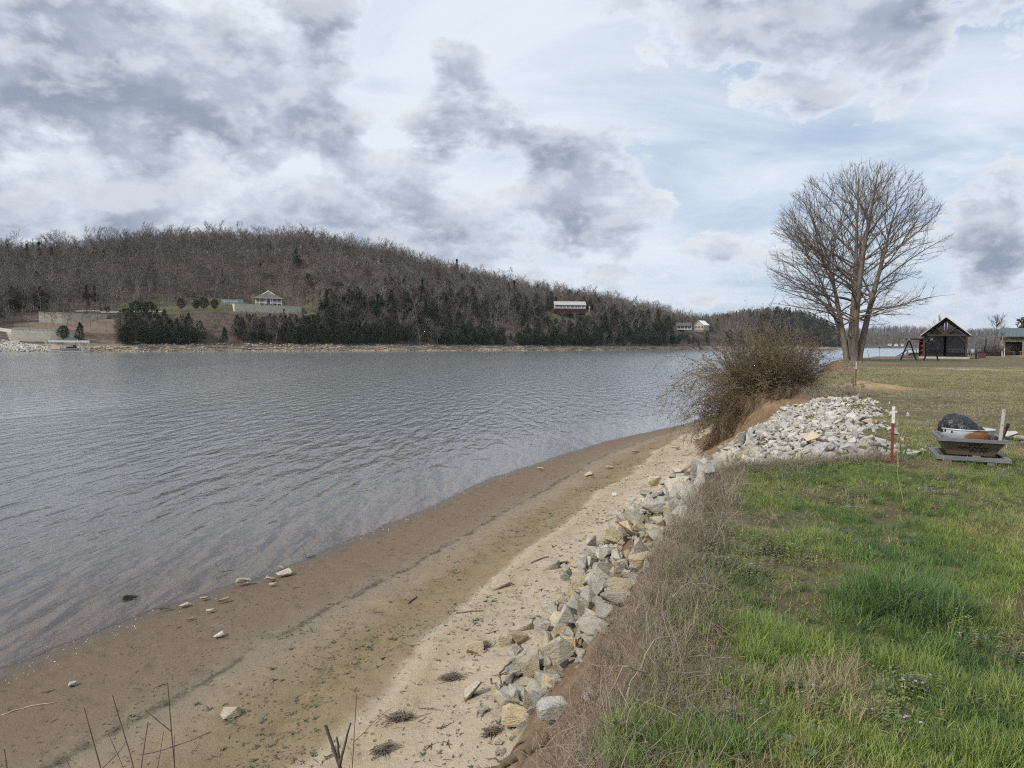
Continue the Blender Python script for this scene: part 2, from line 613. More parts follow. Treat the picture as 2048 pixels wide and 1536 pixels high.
# ================================================================== STRUCTURE
# ------------------------------------------------------------------ near ground material
def ground_material():
    m, t, p = mat('shore_ground', 0.95, 0.15)
    geo = t.new('ShaderNodeNewGeometry').outputs['Position']
    u = t.attr('beach')
    tb = t.attr('bank')
    lw = t.attr('lawn')
    nb = t.noise(geo, 0.55, 4, 0.6)
    nm = t.noise(geo, 2.6, 5, 0.65)
    nf = t.noise(geo, 14, 5, 0.7)
    ng = t.noise(geo, 60, 3, 0.7)
    # beach: bands that follow the old water levels
    uu = t.math('ADD', u, t.math('ADD', t.math('MULTIPLY', t.math('SUBTRACT', nb, 0.5), 0.07), t.math('MULTIPLY', t.math('SUBTRACT', nm, 0.5), 0.035)))
    beach = t.ramp(uu, [(0.0, (.128, .099, .079)), (.028, (.135, .104, .082)), (.12, (.165, .126, .089)), (.40, (.187, .145, .102)), (.445, (.205, .165, .12)),
                        (.455, (.215, .177, .131)), (.465, (.235, .195, .143)), (.55, (.255, .203, .138)), (.66, (.228, .175, .107)), (.76, (.268, .203, .130)),
                        (.785, (.44, .37, .27)), (.82, (.38, .31, .21)), (.90, (.43, .358, .262)), (1.0, (.455, .38, .28))])
    beach = t.mix(t.math('MULTIPLY', t.smooth(nf, 0.35, 0.7), 0.35), beach, t.mix(0.5, beach, (.10, .075, .05)))
    beach = t.mix(t.smooth(u, -.020, -.002, 1, 0), beach, (.31, .235, .195))
    pits = t.voronoi(t.vmath('ADD', geo, t.vmath('SCALE', t.new('ShaderNodeTexNoise').outputs['Color'], scale=.05)), 9.0, 'F1')
    pit = t.math('MULTIPLY', t.smooth(pits, 0.10, 0.28, 1, 0), t.smooth(t.noise(geo, 1.1, 3, .6), .45, .62))
    pit = t.math('MULTIPLY', pit, t.smooth(u, 0.08, 0.22))
    beach = t.mix(t.math('MULTIPLY', pit, 0.55), beach, (.085, .07, .045))
    ln = t.math('MULTIPLY', t.smooth(t.math('ABSOLUTE', t.math('SUBTRACT', t.math('ADD', uu, t.math('MULTIPLY', t.math('SUBTRACT', nf, .5), .03)), .457)), .002, .014, 1, 0), t.smooth(t.noise(geo, 1.7, 4, .7), .36, .58))
    beach = t.mix(t.math('MULTIPLY', ln, .75), beach, (.075, .060, .048))
    green = t.math('MULTIPLY', t.smooth(nm, .50, .68), t.math('MULTIPLY', t.smooth(u, .50, .62), t.smooth(u, .70, .82, 1, 0)))
    beach = t.mix(t.math('MULTIPLY', green, .55), beach, (.14, .13, .05))
    # the cut face of the bank: ochre earth
    earth = t.mix(t.smooth(nm, .3, .7), (.15, .105, .066), (.265, .185, .112))
    earth = t.mix(t.math('MULTIPLY', t.smooth(nf, .4, .7), .6), earth, (.10, .072, .048))
    # lawn soil and thatch
    thatch = t.mix(t.smooth(nm, .35, .65), (.135, .105, .062), (.235, .19, .118))
    thatch = t.mix(t.smooth(nf, .35, .75), thatch, (.105, .085, .045))
    gmask = t.attr('green')
    thatch = t.mix(t.math('MULTIPLY', gmask, t.smooth(nf, .2, .75)), thatch, (.075, .092, .028))
    brown = t.smooth(t.noise(t.vmath('MULTIPLY', geo, (.5, 1.6, 1)), .6, 5, .65), .45, .62)
    thatch = t.mix(t.math('MULTIPLY', brown, .45), thatch, (.135, .098, .066))
    mot = t.smooth(t.noise(t.vmath('MULTIPLY', geo, (.8, 1.5, 1)), 1.1, 6, .7), .40, .62)
    thatch = t.mix(t.math('MULTIPLY', mot, .7), thatch, (.078, .060, .038))
    gp = t.smooth(t.noise(t.vmath('MULTIPLY', geo, (.5, .9, 1)), .75, 5, .65), .50, .64)
    thatch = t.mix(t.math('MULTIPLY', gp, .6), thatch, (.105, .118, .046))
    mot2 = t.smooth(t.noise(t.vmath('MULTIPLY', geo, (.35, .9, 1)), .45, 5, .65), .50, .66)
    thatch = t.mix(t.math('MULTIPLY', mot2, .5), thatch, (.26, .215, .135))
    bare = t.attr('bare')
    thatch = t.mix(t.math('MULTIPLY', bare, t.smooth(nm, .2, .5)), thatch, (.36, .265, .15))
    gravel = t.attr('gravel')
    thatch = t.mix(t.smooth(t.math('ADD', gravel, t.math('MULTIPLY', t.math('SUBTRACT', nf, .5), .9)), .45, .6), thatch, (.52, .50, .45))
    c = t.mix(t.smooth(t.math('ADD', tb, t.math('MULTIPLY', t.math('SUBTRACT', nm, .5), .25)), .02, .16), beach, earth)
    c = t.mix(t.smooth(t.math('ADD', lw, t.math('MULTIPLY', t.math('SUBTRACT', nm, .5), .5)), -.20, .12), c, thatch)
    c = t.mix(t.math('MULTIPLY', t.math('SUBTRACT', ng, .5), .5), c, (1, 1, 1), 'OVERLAY')
    t.put(p.inputs['Base Color'], c)
    wet = t.smooth(uu, 0.0, .10, 0.35, 0.95)
    t.put(p.inputs['Roughness'], wet)
    dent = t.smooth(t.voronoi(t.vmath('ADD', geo, t.vmath('SCALE', t.new('ShaderNodeTexNoise').outputs['Color'], scale=.12)), 2.6, 'SMOOTH_F1'), .10, .42)
    h = t.math('ADD', t.math('MULTIPLY', nf, .7), t.math('ADD', t.math('MULTIPLY', ng, .35), t.math('ADD', t.math('MULTIPLY', pit, -.6), t.math('MULTIPLY', dent, .8))))
    t.put(p.inputs['Normal'], t.bump(h, .9, .05))
    return m


GM = ground_material()


def graded(lo, hi, f0, f1, step, growth):
    """coordinates: fine between f0 and f1, coarser outwards"""
    mid = np.arange(f0, f1, step)
    out = [f1]
    s = step
    while out[-1] < hi:
        s *= growth
        out.append(out[-1] + s)
    inn = [f0]
    s = step
    while inn[-1] > lo:
        s *= growth
        inn.append(inn[-1] - s)
    return np.concatenate([np.array(inn[1:])[::-1], mid, np.array(out)])


def grid(xs, ys):
    X, Y = np.meshgrid(xs, ys)
    nx, ny = len(xs), len(ys)
    i = np.arange(ny - 1)[:, None] * nx + np.arange(nx - 1)[None, :]
    F = np.stack([i, i + 1, i + nx + 1, i + nx], -1).reshape(-1, 4)
    return np.stack([X.ravel(), Y.ravel()], 1), F


xs = graded(-60, 330, -9.5, 12.5, 0.085, 1.06)
ys = graded(-14, 330, 2.2, 29.0, 0.085, 1.05)
P2, F = grid(xs, ys)
Z, LAWN, BANK, BEACH, ZONE = shore(P2)
gx, gy = P2[:, 0], P2[:, 1]
GREEN = np.clip(1.15 - (gy - 8) / 16, 0.05, 1) * np.clip(.35 + 1.3 * fbm(gx * .5, gy * .5, 31, 3), 0, 1)
BARE = np.exp(-(((gx - 13.7) / 1.9) ** 2 + ((gy - 27.4) / 1.1) ** 2)) * 1.3 + np.exp(-(((gx - 33) / 5) ** 2 + ((gy - 74) / 1.6) ** 2))
BARE = np.clip(BARE + np.exp(-(((gx - 1.05) / .20) ** 2 + ((gy - 3.05) / .13) ** 2)) * 1.2, 0, 1)
GRAV = np.zeros(len(gx))
for (gpx, gpy, rx, ry) in ((1895, 737, 1.6, 1.2), (1930, 739, 2.6, 1.6), (1975, 738, 1.8, 1.0), (2005, 741, 3.0, 1.3)):
    q = ground(gpx, gpy)
    GRAV = np.maximum(GRAV, np.exp(-(((gx - q.x) / rx) ** 2 + ((gy - q.y) / (ry * 2.2)) ** 2)) * .62)
fz = np.max(ZONE[F], axis=1)
for k, nm in ((0, 'beach'), (1, 'bank'), (2, 'lawn')):
    sel = F[fz == k]
    used, inv = np.unique(sel, return_inverse=True)
    V = np.stack([gx[used], gy[used], Z[used]], 1)
    me = mesh(nm, V, inv.reshape(-1, 4), GM, True, dict(beach=BEACH[used], bank=BANK[used], lawn=LAWN[used], green=GREEN[used], bare=BARE[used], gravel=GRAV[used]))
    tag(obj(nm, me), {'beach': 'muddy tan beach of drying sand below the bank', 'bank': 'eroded ochre earth bank between lawn and beach',
                      'lawn': 'rough patchy lawn on top of the bank'}[nm], kind='structure')


# ------------------------------------------------------------------ water
def water_material():
    m = bpy.data.materials.new('lake_water')
    m.use_nodes = True
    m.node_tree.nodes.clear()
    t = NT(m.node_tree)
    geo = t.new('ShaderNodeNewGeometry').outputs['Position']

    def waves(rotz, sc, scale, det, rough, dist):
        mp = t.new('ShaderNodeMapping')
        t.put(mp.inputs['Vector'], geo)
        mp.inputs['Rotation'].default_value = (0, 0, rotz)
        mp.inputs['Scale'].default_value = sc
        return t.noise(mp.outputs[0], scale, det, rough, dist)
    a = waves(R(-26), (1.0, .26, 1), 1.45, 1.5, .5, .45)
    b = waves(R(8), (1.0, .40, 1), 3.8, 1.5, .5, .3)
    c = waves(R(-50), (1.0, .6, 1), 9.0, 2, .5, 0)
    gust = waves(R(-62), (1.0, .12, 1), .035, 4, .6, .6)
    amp = t.smooth(gust, .36, .60, .72, 1.0)
    h = t.math('ADD', t.math('MULTIPLY', a, 1.0), t.math('ADD', t.math('MULTIPLY', b, .27), t.math('MULTIPLY', c, .085)))
    # small waves die out where the water gets shallow
    dep = t.attr('depth')
    h = t.math('MULTIPLY', h, t.math('MULTIPLY', amp, t.smooth(dep, 0.0, .4, .30, 1.0)))
    nrm = t.bump(h, 1.0, .155)
    fr = t.new('ShaderNodeFresnel')
    fr.inputs['IOR'].default_value = 1.33
    t.put(fr.inputs['Normal'], nrm)
    gl = t.new('ShaderNodeBsdfGlossy')
    gl.inputs['Roughness'].default_value = .13
    gl.inputs['Color'].default_value = (.95, .97, 1, 1)
    t.put(gl.inputs['Normal'], nrm)
    df = t.new('ShaderNodeBsdfDiffuse')
    df.inputs['Color'].default_value = (.255, .28, .28, 1)
    tr = t.new('ShaderNodeBsdfTransparent')
    tr.inputs['Color'].default_value = (.86, .85, .80, 1)
    body = t.new('ShaderNodeMixShader')
    t.put(body.inputs[0], t.math('SUBTRACT', 1.0, t.math('EXPONENT', t.math('MULTIPLY', dep, -.75))))
    t.l.new(tr.outputs[0], body.inputs[1])
    t.l.new(df.outputs[0], body.inputs[2])
    mx = t.new('ShaderNodeMixShader')
    t.put(mx.inputs[0], fr.outputs[0])
    t.l.new(body.outputs[0], mx.inputs[1])
    t.l.new(gl.outputs[0], mx.inputs[2])
    o = t.new('ShaderNodeOutputMaterial')
    t.l.new(mx.outputs[0], o.inputs[0])
    return m


wx = graded(-9000, 9000, -20, 14, .25, 1.16)
wy = graded(-400, 14000, 4, 50, .25, 1.16)
WP, WF = grid(wx, wy)
wz = shore(WP)[0]
farw = np.hypot(WP[:, 0], WP[:, 1]) > 260
dep = np.where(farw, 5.0, np.maximum(-wz, 0))
tag(obj('water', mesh('water', np.column_stack([WP, np.zeros(len(WP))]), WF, water_material(), True, dict(depth=dep))),
    'grey rippled lake water', kind='structure')

# ------------------------------------------------------------------ the far shore
SU = np.array([-500, -200, 0, 150, 400, 600, 800, 1000, 1200, 1350, 1450, 1560, 1700.])
SY = np.array([255, 262, 273, 286, 323, 360, 396, 447, 512, 604, 680, 760, 800.])
SS = np.array([-6, 0, 2, 8, 12.5, 13.5, 33.5, 34.5, 47.5, 48.5, 66, 90, 150, 230, 420.])
HU = np.array([-500, -200, 20, 150, 250, 430, 450, 610, 640, 800, 1000, 1100, 1180, 1300, 1400, 1480, 1560.])
HT = np.array([
    [-2, 0, 2, 4, 5, 6, 12, 13, 17, 18, 24, 30, 42, 46, 44],
    [-2, 0, 2, 4, 5, 6, 12, 13, 17, 18, 24, 30, 44, 49, 46],
    [-2, 0, 1.5, 3.5, 5.3, 8.7, 12.8, 15.5, 17, 17.3, 20, 28, 46, 51, 49],
    [-2, 0, 1.5, 3.5, 5.3, 8.7, 13, 16.4, 18, 18.2, 20.5, 27, 50, 56, 54],
    [-2, 0, 2.5, 4, 7, 8, 14, 16.5, 19, 19.3, 22, 28, 55, 62, 60],
    [-2, 0, 3, 5, 9, 10, 18, 19, 20.8, 22, 25, 31, 65, 73, 70],
    [-2, 0, 3, 5, 9, 10, 18, 19, 20.8, 24.5, 24.8, 31, 66, 74, 71],
    [-2, 0, 3, 5, 9, 10, 18, 19, 20.8, 24.5, 24.8, 31, 69, 77, 74],
    [-2, 0, 3, 6, 10, 11, 19, 20, 23, 24, 28, 38, 69, 77, 74],
    [-2, 0, 3, 6, 10, 11, 20, 21, 25, 26, 32, 40, 61, 66, 62],
    [-2, 0, 2.5, 5, 9, 10, 19, 20, 25, 26, 31, 37, 47, 49, 46],
    [-2, 0, 2.5, 5, 9, 10, 20, 21, 25.5, 27, 29, 31, 40, 41, 39],
    [-2, 0, 2.5, 5, 10, 11, 20, 21, 25.5, 27, 29, 31, 37, 37, 35],
    [-2, 0, 2, 6, 12, 13, 20, 20.5, 23, 23.5, 25, 26, 29, 29, 27],
    [-2, 0, 2, 6, 12, 12.5, 16, 16.2, 17, 17.2, 18, 18.5, 19, 18, 16],
    [-2, 0, 2, 5, 8, 8.5, 10, 10, 10, 10, 10, 10, 8, 6, 4],
    [-2, -1, 0, 1, 1.5, 1.5, 1, 1, 0, 0, 0, 0, -1, -2, -3.]])


def hill_h(u, s):
    u = np.asarray(u, float)
    s = np.asarray(s, float)
    su = np.clip(np.interp(u, HU, np.arange(len(HU))), 0, len(HU) - 1.001)
    ss = np.clip(np.interp(s, SS, np.arange(len(SS))), 0, len(SS) - 1.001)
    i = su.astype(int)
    j = ss.astype(int)
    a = su - i
    b = ss - j
    z = HT[i, j] * (1 - a) * (1 - b) + HT[i + 1, j] * a * (1 - b) + HT[i, j + 1] * (1 - a) * b + HT[i + 1, j + 1] * a * b
    y = np.interp(u, SU, SY) + s
    x = y * (u - 1024) / FPX
    # horizontal ledges on the bluff and gentle unevenness above
    led = np.clip(s / 6, 0, 1) * np.clip((46 - s) / 8, 0, 1) * np.clip((u - 200) / 60, 0, 1)
    zq = np.floor(z / 1.7) * 1.7 + np.clip((z / 1.7 - np.floor(z / 1.7)) * 2.6 - .8, 0, 1) * 1.7
    k = led * np.clip((fbm(x * .03, y * .03, 71, 2) - .35) * 4, 0, 1)
    z = z * (1 - k) + zq * k
    up = np.clip((s - 1) / 30, 0, 1)
    flat = np.where((u > 200) & (u < 625) & (s > 34) & (s < 70), .2, 1.0)
    z = z + up * flat * ((fbm(x * .02, y * .02, 41, 4) - .5) * 7 + (fbm(x * .15, y * .15, 43, 2) - .5) * 1.2) + np.clip(s, 0, 1) * (fbm(x * .25, y * .25, 47, 3) - .5) * 1.6 * (s < 12)
    return x, y, z


def hill_pt(u, s):
    x, y, z = hill_h(np.array([u]), np.array([s]))
    return Vector((float(x[0]), float(y[0]), float(z[0])))


def hill_material():
    m, t, p = mat('hillside_ground', .95, .1)
    geo = t.new('ShaderNodeNewGeometry')
    pos = geo.outputs['Position']
    n1 = t.noise(pos, .05, 5, .6)
    n2 = t.noise(pos, .35, 5, .65)
    n3 = t.noise(t.vmath('MULTIPLY', pos, (.10, .10, 1.5)), 1.0, 4, .65)
    sx_ = t.new('ShaderNodeSeparateXYZ')
    t.put(sx_.inputs[0], pos)
    nz = t.new('ShaderNodeSeparateXYZ')
    t.put(nz.inputs[0], geo.outputs['Normal'])
    litter = t.mix(t.smooth(n2, .3, .7), (.070, .053, .042), (.13, .098, .074))
    rock = t.mix(t.smooth(n3, .35, .65), (.075, .055, .047), (.20, .155, .125))
    steep = t.smooth(t.math('ADD', nz.outputs[2], t.math('MULTIPLY', t.math('SUBTRACT', n2, .5), .3)), .55, .82, 1, 0)
    c = t.mix(steep, litter, rock)
    lime = t.mix(t.smooth(n3, .40, .62), (.17, .125, .09), (.42, .345, .25))
    lz = t.math('ADD', sx_.outputs[2], t.math('MULTIPLY', t.math('SUBTRACT', n2, .5), 2.4))
    c = t.mix(t.smooth(lz, 2.4, 3.6, 1, 0), c, lime)
    gr = t.attr('grassy')
    c = t.mix(t.smooth(t.math('ADD', gr, t.math('MULTIPLY', t.math('SUBTRACT', n2, .5), .8)), .35, .65), c, t.mix(n2, (.085, .084, .047), (.125, .108, .066)))
    rd = t.attr('road')
    c = t.mix(t.smooth(rd, .35, .6), c, (.45, .43, .39))
    cl = t.attr('clay')
    c = t.mix(t.smooth(t.math('ADD', cl, t.math('MULTIPLY', t.math('SUBTRACT', n2, .5), .8)), .35, .65), c, t.mix(n2, (.13, .092, .07), (.24, .19, .145)))
    t.put(p.inputs['Base Color'], c)
    t.put(p.inputs['Normal'], t.bump(t.math('ADD', n2, t.math('MULTIPLY', n3, .7)), .7, .6))
    return m


HILLM = hill_material()
hu = np.concatenate([np.arange(-480, -40, 20.), np.arange(-40, 1560, 4.)])
hs = np.concatenate([[-6, -2, 0, .7, 1.4, 2, 3], np.arange(4, 52, 1.5), [12.5, 13.5, 33.5, 34.5, 47.5, 48.5], np.arange(52, 100, 3), np.arange(100, 420, 9)])
hs = np.unique(hs)
UG, SG = np.meshgrid(hu, hs)
x, y, z = hill_h(UG.ravel(), SG.ravel())
ug, sg = UG.ravel(), SG.ravel()
nx = len(hu)
i = np.arange(len(hs) - 1)[:, None] * nx + np.arange(nx - 1)[None, :]
HF = np.stack([i, i + 1, i + nx + 1, i + nx], -1).reshape(-1, 4)


def band(v, lo, hi, soft):
    return np.clip((v - lo) / soft + .5, 0, 1) * np.clip((hi - v) / soft + .5, 0, 1)


grassy = band(ug, 235, 640, 40) * band(sg, 34, 78, 6)
grassy = np.maximum(grassy, band(ug, 1090, 1180, 20) * band(sg, 30, 52, 5) * .9)
road = band(ug, -60, 34, 12) * band(sg - (34 - ug) * .18, 10, 18, 3) + band(ug, 150, 330, 20) * band(sg - (ug - 150) * .02, 40, 44, 2)
clay = band(ug, 30, 215, 20) * band(sg, 14, 33, 3) + band(ug, 130, 230, 25) * band(sg, 3, 33, 4)
tag(obj('hillside', mesh('hillside', np.stack([x, y, z], 1), HF, HILLM, True, dict(grassy=grassy, road=road, clay=clay))), 'wooded hillside across the water', kind='structure')


# second headland and the distant hills behind it
def ridge_sheet(name, us, tops, hor, Y0, Y1, Y2, tree, label, mt, ny=26, back=.9):
    """a hill whose crest, at distance Y1, rises as the table says; Y0 its shore, Y2 its far foot"""
    uu = np.arange(us[0], us[-1] + .1, 5.0)
    tp = np.interp(uu, us, tops)
    zt = np.maximum((np.interp(uu, us, hor) - tp) / FPX * Y1 + CAMH - tree, -2)
    rows = []
    for k in np.linspace(0, 1, ny):
        if k < .6:
            q = k / .6
            Yk = Y0 + (Y1 - Y0) * q
            zk = -1.5 + (zt + 1.5) * (1 - (1 - q) ** 1.7)
        else:
            q = (k - .6) / .4
            Yk = Y1 + (Y2 - Y1) * q
            zk = zt * (1 - back * q * q)
        xk = Yk * (uu - 1024) / FPX
        nn = (fbm(xk * .012, xk * 0 + Yk * .012, 51, 3) - .5) * 9 * min(1, k * 4)
        rows.append(np.stack([xk, np.full_like(xk, Yk), zk + nn * (zt > 3)], 1))
    V = np.concatenate(rows)
    n = len(uu)
    i = np.arange(ny - 1)[:, None] * n + np.arange(n - 1)[None, :]
    F_ = np.stack([i, i + 1, i + n + 1, i + n], -1).reshape(-1, 4)
    tag(obj(name, mesh(name, V, F_, mt, True)), label, kind='structure')
    return V.reshape(ny, n, 3)


HEAD = ridge_sheet('headland', [1380, 1430, 1480, 1540, 1600, 1640, 1665, 1685, 1692], [640, 632, 626, 620, 624, 638, 655, 680, 700], [688, 688.5, 689, 689.5, 690, 690, 690, 690.3, 690.4],
                   1010, 1130, 1300, 11, 'dark wooded headland across the water', HILLM)
FARM = simple('distant_hill_ground', (.10, .085, .07), (.075, .07, .06), .01, .95, .1)
FAR1 = ridge_sheet('near_distant_hill', [1600, 1690, 1760, 1830, 1900, 1970, 2060, 2160], [686, 682, 676, 672, 676, 680, 676, 670], [690] * 3 + [691.5] * 3 + [692.5] * 2,
                   1420, 1750, 2100, 10, 'low grey wooded hill beyond the lake', FARM)
FAR2 = ridge_sheet('distant_hill', [1560, 1660, 1730, 1800, 1850, 1900, 1960, 2060, 2200], [672, 666, 662, 659, 662, 668, 664, 668, 664], [690] * 3 + [691.5] * 3 + [692.5] * 3,
                   2300, 2800, 3400, 10, 'blue wooded ridge on the horizon', FARM)
# ================================================================== TREES OF THE FAR SHORE
def bark(name, c1, c2, rand=.25):
    m, t, p = mat(name, .9, .15)
    oi = t.new('ShaderNodeObjectInfo').outputs['Random']
    n = t.noise(t.new('ShaderNodeTexCoord').outputs['Object'], 1.6, 4, .6)
    c = t.mix(t.smooth(n, .3, .7), c1, c2)
    c = t.vmath('SCALE', c, scale=t.math('ADD', t.math('MULTIPLY', oi, 2 * rand), 1 - rand))
    t.put(p.inputs['Base Color'], c)
    return m


def leafy(name, c1, c2, c3):
    m, t, p = mat(name, .85, .2)
    oi = t.new('ShaderNodeObjectInfo').outputs['Random']
    n = t.noise(t.new('ShaderNodeTexCoord').outputs['Object'], .9, 4, .6)
    c = t.mix(t.smooth(n, .3, .7), c1, c2)
    c = t.mix(t.math('MULTIPLY', oi, .6), c, c3)
    t.put(p.inputs['Base Color'], c)
    return m


M_TRUNK = bark('hardwood_trunk', (.25, .222, .198), (.12, .104, .092), .45)
M_TWIG = bark('hardwood_twigs', (.165, .135, .113), (.10, .083, .071), .45)
M_CEDAR = leafy('cedar_foliage', (.024, .034, .015), (.050, .064, .027), (.066, .064, .034))
M_PINE = leafy('pine_foliage', (.028, .036, .018), (.048, .055, .026), (.030, .036, .02))
M_DARKTRUNK = bark('cedar_trunk', (.10, .075, .06), (.06, .05, .045))


def curve_pts(p0, d0, L, n, bend, jit, r):
    """a wandering polyline"""
    pts = [np.array(p0, float)]
    d = np.array(d0, float)
    d /= np.linalg.norm(d)
    for k in range(n):
        d = d + np.array(bend) / n + r.normal(0, jit, 3)
        d /= np.linalg.norm(d)
        pts.append(pts[-1] + d * L / n)
    return np.array(pts)


def blades(segs, width, r):
    """thin tapering three-cornered twigs"""
    V = []
    F = []
    for (a, b) in segs:
        a = np.asarray(a)
        b = np.asarray(b)
        d = b - a
        s = np.cross(d, r.normal(0, 1, 3))
        s = s / (np.linalg.norm(s) + 1e-9) * width * .5
        n = len(V)
        V += [a - s, a + s, b]
        F.append((n, n + 1, n + 2))
    return np.array(V), np.array(F)


def bare_tree(seed, H=14.0, spread=.34, forks=1, twigs=5):
    """hardwood in winter: (trunk V,F), (crown V,F)"""
    r = np.random.default_rng(seed)
    trunk = []
    limbs = []
    seg = []
    stems = []
    lean = r.normal(0, .05, 2)
    st = curve_pts((0, 0, -.6), (lean[0], lean[1], 1), H * .9, 7, (r.normal(0, .1), r.normal(0, .1), .15), .05, r)
    rad = np.linspace(H * .0125, .02, 8)
    trunk.append((st, rad))
    nl = int(9 + H * .35)
    for k in range(nl):
        f = r.uniform(.30, .98)
        i = min(int(f * 7), 6)
        base = st[i] + (st[i + 1] - st[i]) * (f * 7 - i)
        az = r.uniform(0, 6.28)
        up = .30 + .75 * f
        L = H * spread * r.uniform(.6, 1.25) * (1.2 - .5 * f)
        lb = curve_pts(base, (math.cos(az), math.sin(az), up), L, 4, (0, 0, .35), .16, r)
        limbs.append((lb, np.linspace(H * .0055, .02, 5)))
        for q in range(twigs):
            g = r.uniform(.2, 1)
            j = min(int(g * 4), 3)
            b0 = lb[j] + (lb[j + 1] - lb[j]) * (g * 4 - j)
            dd = (lb[j + 1] - lb[j])
            dd = dd / np.linalg.norm(dd) + r.normal(0, .5, 3) + np.array([0, 0, .25])
            dd /= np.linalg.norm(dd)
            b1 = b0 + dd * L * r.uniform(.3, .55)
            seg.append((b0, b1))
            for h in range(4):
                g2 = r.uniform(.25, .95)
                c0 = b0 + (b1 - b0) * g2
                d2 = dd + r.normal(0, .55, 3) + np.array([0, 0, .2])
                d2 /= np.linalg.norm(d2)
                seg.append((c0, c0 + d2 * L * r.uniform(.18, .36)))
    return tubes(trunk, 5), tubes(limbs, 3), blades(seg, .085, r)


def conifer(seed, H=8.0, rad=2.0, n=520, shape='cedar', leaf=.42):
    """evergreen: trunk tube and a crown of many small ragged sprays"""
    r = np.random.default_rng(seed)
    st = curve_pts((0, 0, -.5), (r.normal(0, .03), r.normal(0, .03), 1), H * .95, 5, (0, 0, .1), .02, r)
    tr = tubes([(st, np.linspace(H * .016, .03, 6))], 5)
    V = []
    F = []
    for k in range(n):
        f = r.uniform(0, 1) ** .85
        if shape == 'cedar':
            prof = (1 - f) ** .62 * (.55 + .45 * min(1, f / .14))
            z = H * (.10 + .90 * f)
        elif shape == 'round':
            prof = math.sqrt(max(0, 1 - (2 * f - 1) ** 2)) * .95 + .08
            z = H * (.22 + .78 * f)
        else:
            prof = (.55 + .45 * math.sin(f * 9 + seed)) * (1 - f * .75) * (1 if f > .12 else .4)
            z = H * (.34 + .66 * f)
        az = r.uniform(0, 6.283)
        lump = .78 + .30 * math.sin(az * 3 + seed * 1.7 + f * 5) + .16 * math.sin(az * 7 + f * 13)
        rr = rad * prof * lump * (r.uniform(.35, 1.0) ** .45)
        c = np.array([math.cos(az) * rr, math.sin(az) * rr, z + r.normal(0, .1)])
        d = np.array([math.cos(az), math.sin(az), r.uniform(.1, .9)]) + r.normal(0, .45, 3)
        d /= np.linalg.norm(d)
        s = np.cross(d, r.normal(0, 1, 3))
        s /= np.linalg.norm(s)
        L = leaf * r.uniform(.7, 1.6)
        nn = len(V)
        V += [c - d * L * .5 - s * L * .32, c - d * L * .4 + s * L * .36, c + d * L * .75 + s * L * .10]
        F.append((nn, nn + 1, nn + 2))
    return tr, (np.array(V), np.array(F))


def to_tris(VF):
    V, F_ = VF
    if F_.shape[1] == 4:
        F_ = np.concatenate([F_[:, [0, 1, 2]], F_[:, [0, 2, 3]]])
    return V, F_


def joined(name, parts):
    """parts: list of ((V,F), material) -> one mesh"""
    Vs = []
    Fs = []
    mi = []
    ms = []
    n = 0
    for k, (vf, m) in enumerate(parts):
        V, F_ = to_tris(vf)
        Vs.append(V)
        Fs.append(F_ + n)
        mi.append(np.full(len(F_), k))
        ms.append(m)
        n += len(V)
    return mesh(name, np.concatenate(Vs), np.concatenate(Fs), ms, False, None, np.concatenate(mi))


BARE_V = []
for k, (H, sp) in enumerate([(14, .36), (16.5, .30), (11, .46), (18, .30), (12, .42), (14.5, .36)]):
    tr, lb, tw = bare_tree(100 + k, H, sp)
    BARE_V.append(dict(
        joined=joined('hardwood_%d' % k, [(tr, M_TRUNK), (lb, M_TRUNK), (tw, M_TWIG)]),
        trunk=mesh('hardwood_trunk_%d' % k, *to_tris(tr), M_TRUNK, True),
        crown=joined('hardwood_crown_%d' % k, [(lb, M_TRUNK), (tw, M_TWIG)])))
CED_V = []
for k, (H, rd, sh) in enumerate([(8, 2.6, 'cedar'), (9, 2.9, 'cedar'), (7, 2.6, 'round'), (10, 3.2, 'cedar'), (6.5, 2.3, 'round'), (14, 2.9, 'pine'), (15, 3.1, 'pine')]):
    tr, cr = conifer(200 + k, H, rd, 800, sh, .46 if sh != 'pine' else .6)
    fm = M_PINE if sh == 'pine' else M_CEDAR
    CED_V.append(dict(joined=joined('evergreen_%d' % k, [(tr, M_DARKTRUNK), (cr, fm)]),
                      trunk=mesh('evergreen_trunk_%d' % k, *to_tris(tr), M_DARKTRUNK, True), crown=mesh('evergreen_crown_%d' % k, *cr, fm)))


def place_tree(name, var, loc, scale, label, cat, group, rz=None):
    e = empty(name, loc, random.uniform(0, 6.28) if rz is None else rz, label, cat, group)
    e.scale = (scale,) * 3
    obj('trunk', var['trunk'], e)
    obj('crown', var['crown'], e)
    return e


# where trees may stand: (u, s) rejected in clearings, walls and roads
def clear_zone(u, s):
    c = (u > 225) & (u < 640) & (s > 34) & (s < 76) & ~((u < 430) & (s > 62))     # lawn of the stone-walled house
    c |= (u > 20) & (u < 240) & (s > 4) & (s < 37)                     # terraces
    c |= (u > -80) & (u < 60) & (s < 22)                               # road and riprap
    c |= (u > 1085) & (u < 1185) & (s > 30) & (s < 62)                 # long white house
    c |= (u > 1340) & (u < 1430) & (s > 14) & (s < 42)
    c |= s < 3.5
    return c


